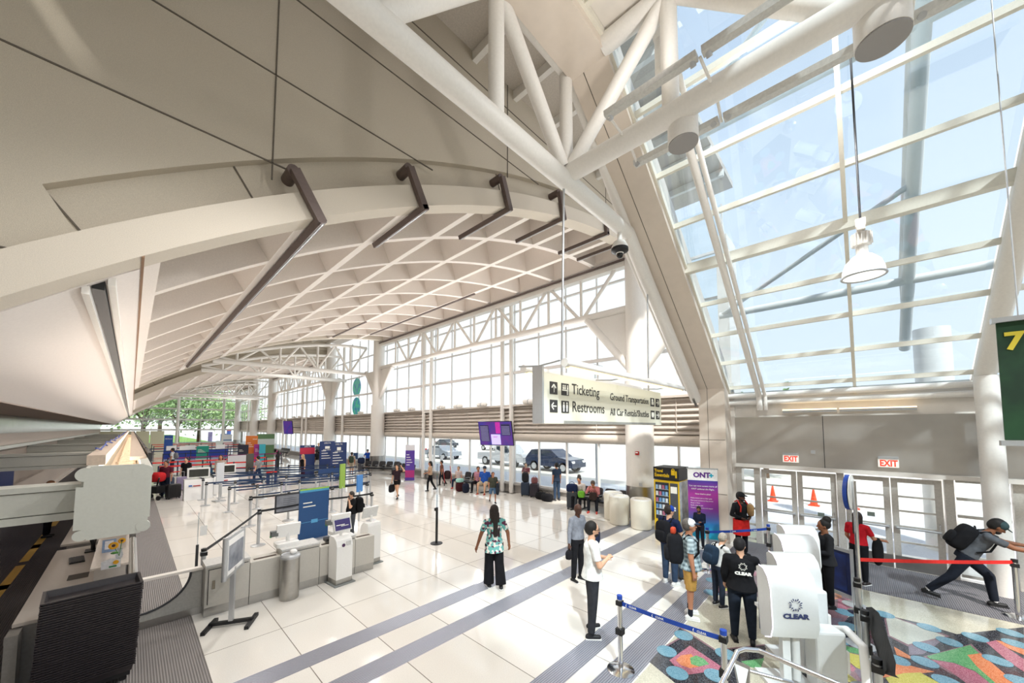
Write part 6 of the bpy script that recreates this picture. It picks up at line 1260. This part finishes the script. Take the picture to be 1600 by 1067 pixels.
p = G(894, 795); suitcase((p.x, p.y), 'grey suitcase with a navy bag on top, left of the seated pair', '3c4148', .42, .28, .66, -60, .3); soft_bag((p.x, p.y), 'navy tote bag on top of the grey suitcase', '232e50', (.46, .28, .34), -60, .66, 'tote_bag')
def sitter(label, x, y, face, h, **k): return person(label, (x, y, 0), face, h, res=f, hands=False, legs=SIT, sit=.4, **k)
sitter('seated person in a cream shirt on the nearest bench, left of the pink hoodie', 12.7, 8.25, 190, 1.72, top='d9d2cb', bottom='1e1e24', skn='tan', hair=('bun', '2a201c'), sleeve='long', lean=(8, 0), aL=((.2, .5, -1), (-.3, .8, 0)), aR=((.2, .5, -1), (-.3, .8, 0)), look=(0, 20))
sitter('seated person in a pink hoodie leaning forward on the nearest bench', 12.7, 7.6, 200, 1.7, top='e08f8f', bottom='1e1e24', skn='tan', hair=('short', '6b5a50'), sleeve='long', lean=(25, 0), aL=((.2, .8, -.6), (-.5, .2, .9)), aR=((.2, .8, -.6), (-.5, .2, .9)), look=(0, 30), shoes='d04a3a')
soft_bag((12.3, 7.95), 'bright green bag on the lap of the seated pair', '7cc241', (.28, .16, .26), -60, .52, 'lunch_bag'); soft_bag((12.25, 7.4), 'dark brown bag on the lap of the person in pink', '3b2f2b', (.3, .18, .3), -60, .5, 'handbag')
sitter('seated child-sized person in white at the left end of the middle bench', 12.3, 15.7, 200, 1.5, top='d8c4c0', bottom='26324a', skn='light', hair=('short', 'a08a72'), shoes='c03a30')
sitter('seated person in pink patterned shirt on the middle bench', 12.4, 14.2, 205, 1.68, top='c98fa0', bottom='1f1f24', skn='tan', hair=('short', '2a211c'), look=(30, 0))
sitter('seated man in a blue T-shirt, beige shorts and cap on the middle bench', 12.35, 13.65, 205, 1.8, top='2f5cb8', bottom='c9b79c', skn='light', hair=('short', '4a3a30'), pants='half', cap='4a5566', build=1.2, look=(20, 0), shoes='b0402f')
soft_bag((11.75, 14.9), 'maroon bag with a mint towel before the middle bench', '4a2026', (.4, .3, .5), 0, 0, 'duffel_bag'); soft_bag((11.75, 14.9), 'mint green towel on the maroon bag', 'a9ddd2', (.42, .3, .2), 10, .46, 'towel', False, 'towel'); soft_bag((11.7, 14.35), 'dark blue backpack on the floor before the middle bench', '23283a', (.34, .26, .48), 0, 0, 'backpack', True, 'backpack')
# --- far lanes
F = far_person('man in a maroon shirt with a backpack beside the dark suitcases at left', (257, 778), 720, 235, top='5a1f30', bottom='20283a', skn='tan', hair=('short', '171210'), build=1.1)
F = far_person('man in a grey T-shirt pulling a blue and red case through the lanes', (402, 757), 712, CL, top='84878a', bottom='243352', skn='light', hair=('short', '241c18'), legs=STRIDE)
p = G(424, 757); suitcase((p.x, p.y), 'blue rolling case with red cover in the lanes', '1f3468', .5, .32, .6, 40, .2); soft_bag((p.x, p.y), 'red bag lying on the blue rolling case', 'd8372a', (.6, .36, .16), 40, .62, 'red_bag', False)
F = far_person('woman in a pink cap and white and black top in the lanes', (433, 737), 704, CL, top='2b2b2e', bottom='3a3d3f', skn='dark', hair=('long', '18120f'), cap='e0609c', aR=((.2, .4, -1), (0, .6, .3)))
F = far_person('blonde woman in a black tank top and wide plum trousers', (472, 751), 710, 200, top='17171b', bottom='3a1f33', skn='light', hair=('long', 'c8a878'), sleeve='none', pants='wide')
F = far_person('man in a black T-shirt and light trousers behind the blonde woman', (494, 739), 702, CL, top='1b1d20', bottom='b9b9b6', skn='dark', hair=('short', '0f0d0c'))
F = far_person('tall grey haired man in a slate shirt behind the red headed sign', (497, 722), 692, 240, top='5c6a7a', bottom='2b2c33', skn='light', hair=('short', 'a8a29a'), build=1.15)
p = G(488, 738); suitcase((p.x, p.y), 'teal suitcase beside the man in light trousers', '1f5a78', .5, .32, .75, 30, 0)
F = far_person('man in beige with a green backpack walking away towards the glass doors', (549, 742), 706, 60, top='b5ab9c', bottom='c4b59e', skn='tan', hair=('short', '3a2a20'), pants='half', legs=STRIDE)
backpack(F, '3d4a3e', 'green backpack on the man in beige')
F = far_person('man in a bright blue T-shirt and cap standing by the second thick column', (574, 733), 702, 230, top='2450b4', bottom='26272c', skn='tan', hair=('short', '1a1512'), pants='half', cap='4a5560', aL=((.6, .1, -1), (.4, .2, -.8)), aR=((.5, .2, -1), (-.4, .8, 0)))
p = G(564, 737); suitcase((p.x, p.y), 'dark suitcase with a navy bag on top left of the man in bright blue', '4a4a50', .4, .26, .55, 0, .2); soft_bag((p.x, p.y), 'navy bag on the case beside the man in bright blue', '28304a', (.5, .3, .45), 0, .6, 'navy_bag')
F = far_person('person in a white T-shirt with a grey backpack at the far counters', (268, 739), 700, 160, top='d8dade', bottom='2b3040', skn='tan', hair=('short', '1a1613')); backpack(F, '77777c', 'grey backpack on the person in white at the far counters')
F = far_person('dark haired woman in a black T-shirt by the striped suitcases', (289, 765), 715, 235, top='19191c', bottom='2a2a30', skn='light', hair=('short', '15110f'))
F = far_person('woman with curly brown hair seen behind the bag drop kiosks', (343, 762), 711, 250, top='b9a79c', bottom='3a3a42', skn='tan', hair=('long', '3a241c'))
p = G(270, 779); suitcase((p.x, p.y), 'large black suitcase with raised handles at the left of the lanes', '19191c', .5, .32, .62, 20, .5); suitcase((p.x - .15, p.y + 1.6), 'tall dark blue suitcase behind the black one', '2c3a50', .5, .32, .8, 20, .3); p = G(283, 767); suitcase((p.x, p.y), 'lilac suitcase right of the dark ones', '9a8fae', .42, .28, .68, 0, .3)
p = G(243, 780); t = thing('pushchair', 'dark pushchair with a red hood cut off by the sign beam', 'pushchair', (p.x, p.y, 0), 40); MB().sup((0, 0, 1.0), (.5, .6, .45), .6).build('red_hood', cloth('c4282c'), t, smooth=True); MB().tube([(-.25, -.4, 1.0), (0, 0, .5), (.0, .5, .1)], .03, 8).build('frame', BLACK, t, smooth=True); MB().bb(-.25, .25, -.3, .3, .3, .6).build('basket', BLACK, t)
for x in (-.25, .25):
    for y in (-.4, .5): MB().cyl((x - .02, y, .1), (x + .02, y, .1), .1).build('wheel', RUBBER, t)
for x, y, l in ((-1.6, 17.6, 'counter agent with auburn hair seen under the sign beam'),):
    person(l, (x, y, 0), 0, 1.66, top='241a2c', bottom='1a1a20', skn='light', hair=('short', '8a5a3a'), res=f, hands=False)
t = thing('counter_backdrop', 'dark blue and red backdrop panel behind the far counters, seen under the beam', 'panel', (-3.1, 17, 0)); MB().bb(-3.18, -3.1, 13, 24, .1, 2.2).build('blue_panel', mat('backdrop_blue', '1c2f66', .5), t, True); MB().bb(-3.1, -3.08, 14, 14.5, .1, 2.2).build('red_stripe', mat('alarm_red', 'b3201c'), t, True)
# ================================================================== outdoors
def wheel(mb_t, t, x, y, r=.36):
    o = MB().cyl((x, y - .12, r), (x, y + .12, r), r, n=24).build('wheel', RUBBER, t, smooth=True); MB().cyl((x, y - .13, r), (x, y + .13, r), r * .62, n=16).build('hub_cap', ALU, o)
def car(p, rz, lab, body, kind='suv', name='car'):
    t = thing(name, lab, 'car', (p[0], p[1], -.14), rz); m = mat('paint_' + body, body, .25, .3, noise=0, coat=.6)
    if kind == 'pickup': prof = [(-2.9, .5), (-2.9, 1.1), (-.6, 1.12), (-.5, 1.85), (.9, 1.88), (1.5, 1.25), (2.7, 1.15), (2.85, .9), (2.85, .45)]; cab = [(-.42, 1.2), (-.38, 1.75), (.85, 1.78), (1.38, 1.22)]; wx = (-1.85, 1.8)
    elif kind == 'suv': prof = [(-2.25, .45), (-2.3, .95), (-2.15, 1.15), (-1.75, 1.66), (.2, 1.72), (1.05, 1.15), (2.05, 1.0), (2.25, .75), (2.25, .42)]; cab = [(-1.9, 1.18), (-1.6, 1.6), (.15, 1.64), (.9, 1.17)]; wx = (-1.4, 1.4)
    else: prof = [(-2.2, .4), (-2.25, .85), (-1.6, 1.0), (-.9, 1.42), (.4, 1.45), (1.2, 1.0), (2.15, .85), (2.25, .4)]; cab = [(-1.4, 1.02), (-.85, 1.36), (.35, 1.39), (1.05, 1.02)]; wx = (-1.35, 1.4)
    def inset(y): return .88 if y > 1.2 else 1.0
    mb = MB(); ring = lambda s: [Vector((x, s * .92 * inset(z), z)) for x, z in prof]
    mb.loft([ring(-1), [Vector((x, 0, z + (.02 if z > 1.5 else 0))) for x, z in prof], ring(1)]); mb.build('body', m, t, smooth=False, bevel=.03)
    for s in (-1, 1):
        o = MB(); o.prism([(x, s * .84, z) for x, z in cab], (0, s * .02, 0)); o.build('side_windows', mat('car_glass', '2c3640', .08, noise=0), t)
        MB().bb(cab[0][0] + (cab[2][0] - cab[0][0]) * .55, cab[0][0] + (cab[2][0] - cab[0][0]) * .6, min(s * .83, s * .875), max(s * .83, s * .875), 1.15, cab[2][1]).build('door_pillar', m, t)
        for x in wx: wheel(None, t, x, s * .8, .4 if kind != 'sedan' else .34)
        MB().ball((cab[3][0] - .1, s * 1.0, 1.2), .1, 10, (.6, 1, .7)).build('wing_mirror', m, t)
        MB().box((prof[0][0] + .02, s * .75, .95), (.06, .2, .22)).build('tail_lamp', mat('tail_red', 'b02020', .3), t); MB().box((prof[-2][0] - .06, s * .7, .85), (.1, .3, .16)).build('head_lamp', OFFW, t)
    return t
def cpos(px_, py_, z=-.14): return at(px_, py_, Z=z)
car((23.2, 17.4), -90, 'dark blue sport utility vehicle parked outside the right windows', '1d2c48', 'suv'); car((23.6, 23.2), -90, 'silver pickup truck parked outside, behind the departures screen', 'b9bcc0', 'pickup', 'pickup_truck')
car((24.0, 33.5), -90, 'grey sedan outside behind the purple banner', '8d949c', 'sedan'); car((38, 40), -90, 'white van-like car far across the road', 'd5d6d8', 'suv'); car((38, 52), -90, 'distant dark car across the road', '33383f', 'sedan')
def cone(p, lab):
    t = thing('traffic_cone', lab, 'traffic cone', (p[0], p[1], -.14)); MB().bb(-.19, .19, -.19, .19, 0, .03).build('base', mat('cone_orange', 'f04a20', .5), t); MB().cyl((0, 0, .03), (0, 0, .72), .14, .03, n=20).build('cone_body', mat('cone_orange', 'f04a20'), t, smooth=True)
    for z in (.34, .54): MB().cyl((0, 0, z), (0, 0, z + .09), .147 - .16 * z / .7 * .95 + .004, .147 - .16 * (z + .09) / .7 * .95 + .004, n=20).build('white_band', OFFW, t, smooth=True)
for (a, b), l in (((1208, 783), 'traffic cone outside, seen through the leftmost door leaf'), ((1272, 790), 'traffic cone outside, seen through the second door leaf'), ((1334, 795), 'traffic cone outside, just right of the round sign')): cone(at(a, b, Z=-.14), l)
for a, b, l in ((1283, 722 + 82, 'small grey sticker square on the pane of the second door leaf'), (1361, 803, 'small grey sticker square on the pane of the third door leaf')):
    q = at(a, b, X=12.38); tag(MB().box(q, (.004, .13, .1)).build('door_sticker', mat('sticker_grey', '6f7a72', .6)), l, 'sticker')
# round column outside the right hand door, bollards, lamp posts
t = thing('outdoor_column', 'round white column outside the right-hand door leaf', 'column', (15.2, -1.6, 0)); MB().cyl((0, 0, -.1), (0, 0, 6), .36, n=28).build('shaft', WHITE, t, smooth=True)
for i, y in enumerate((24.5, 26, 27.5)): tag(MB().cyl((18.5, y, -.02), (18.5, y, .9), .12).build('bollard', WHITE, smooth=True), 'white bollard outside, ' + ('nearest of three', 'middle of three', 'farthest of three')[i], 'bollard', 'kerb bollards')
t = thing('lamp_post', 'thin grey lamp post outside right of the dark vehicle', 'lamp post', (19.0, 11.2, 0)); MB().cyl((0, 0, -.02), (0, 0, 7), .07).build('pole', ALU, t); MB().box((.3, 0, 7), (.8, .2, .1)).build('lamp_head', ALU, t)
# long pale building and trees across the road, trees past the end wall
t = thing('car_park', 'long pale parking structure far across the road', 'building', (75, 40, 0))
for k, z in enumerate((0, 3.2, 6.4)): MB().bb(70, 72, -20, 120, z + .2, z + 1.3).build('parapet', mat('far_building', 'd5d2cc', .9), t, True); MB().bb(72, 90, -20, 120, z - .3, z).build('deck', mat('far_building', 'd5d2cc'), t, True)
def tree(p, h, r, lab, seed, col='5f8f45', grp=None):
    random.seed(seed); t = thing('tree', lab, 'tree', (p[0], p[1], 0), 0, grp); MB().cyl((0, 0, -.2), (0, 0, h * .55), r * .08, r * .05, n=10).build('trunk', mat('bark', '5b4a3c', .95), t)
    br = MB(); tips = []
    for i in range(9): a = random.uniform(0, 6.28); e = Vector((math.cos(a) * r * .6, math.sin(a) * r * .6, h * random.uniform(.45, .85))); br.cyl((0, 0, h * random.uniform(.25, .5)), e, r * .03, r * .012, n=6); tips.append(e)
    br.build('branches', mat('bark', '5b4a3c'), t); b = MB(); vs = b.b
    for i in range(1500):
        c = random.choice(tips) + Vector((random.gauss(0, r * .28), random.gauss(0, r * .28), random.gauss(0, h * .1))); s_ = random.uniform(.16, .36); d = Vector((random.gauss(0, 1), random.gauss(0, 1), random.gauss(0, 1))).normalized(); u = d.orthogonal().normalized() * s_; w_ = d.cross(u)
        vs.faces.new([vs.verts.new(c + u), vs.verts.new(c + w_ * .6), vs.verts.new(c - u), vs.verts.new(c - w_ * .6)])
    o = b.build('foliage', mat('leaf_' + col, col, .8, c2='7d9c68', scale=2), t)
for i, (x, y, h, r, c) in enumerate(((-4, 92, 11, 4.5, 'b9d193'), (1.5, 96, 12, 5, 'a9c585'), (6, 93, 11, 4.2, '9dbb80'), (9.5, 97, 12, 4.5, 'a9c585'), (13, 94, 10, 4, 'b9d193'), (4, 104, 13, 5, '9dbb80'), (17, 100, 11, 5, 'a9c585'))):
    tree((x, y), h, r, 'leafy tree beyond the glass end wall, ' + ('the leftmost', 'second from the left, front', 'left of the middle post', 'right of the middle post', 'beside the far corner column', 'tallest, behind the others', 'partly hidden by the corner')[i], 10 + i, c, 'trees past the end wall')
tree((30, 4.6), 6, 2.2, 'small leafy tree far outside, above the louvers by the beige pier', 31, '8fb070')
t = thing('low_wall', 'low pale planter wall beyond the glass end wall', 'wall', (4, 87, 0)); MB().bb(-3, 14, 87, 87.4, 0, .7).build('wall_body', mat('far_building', 'd5d2cc'), t, True)
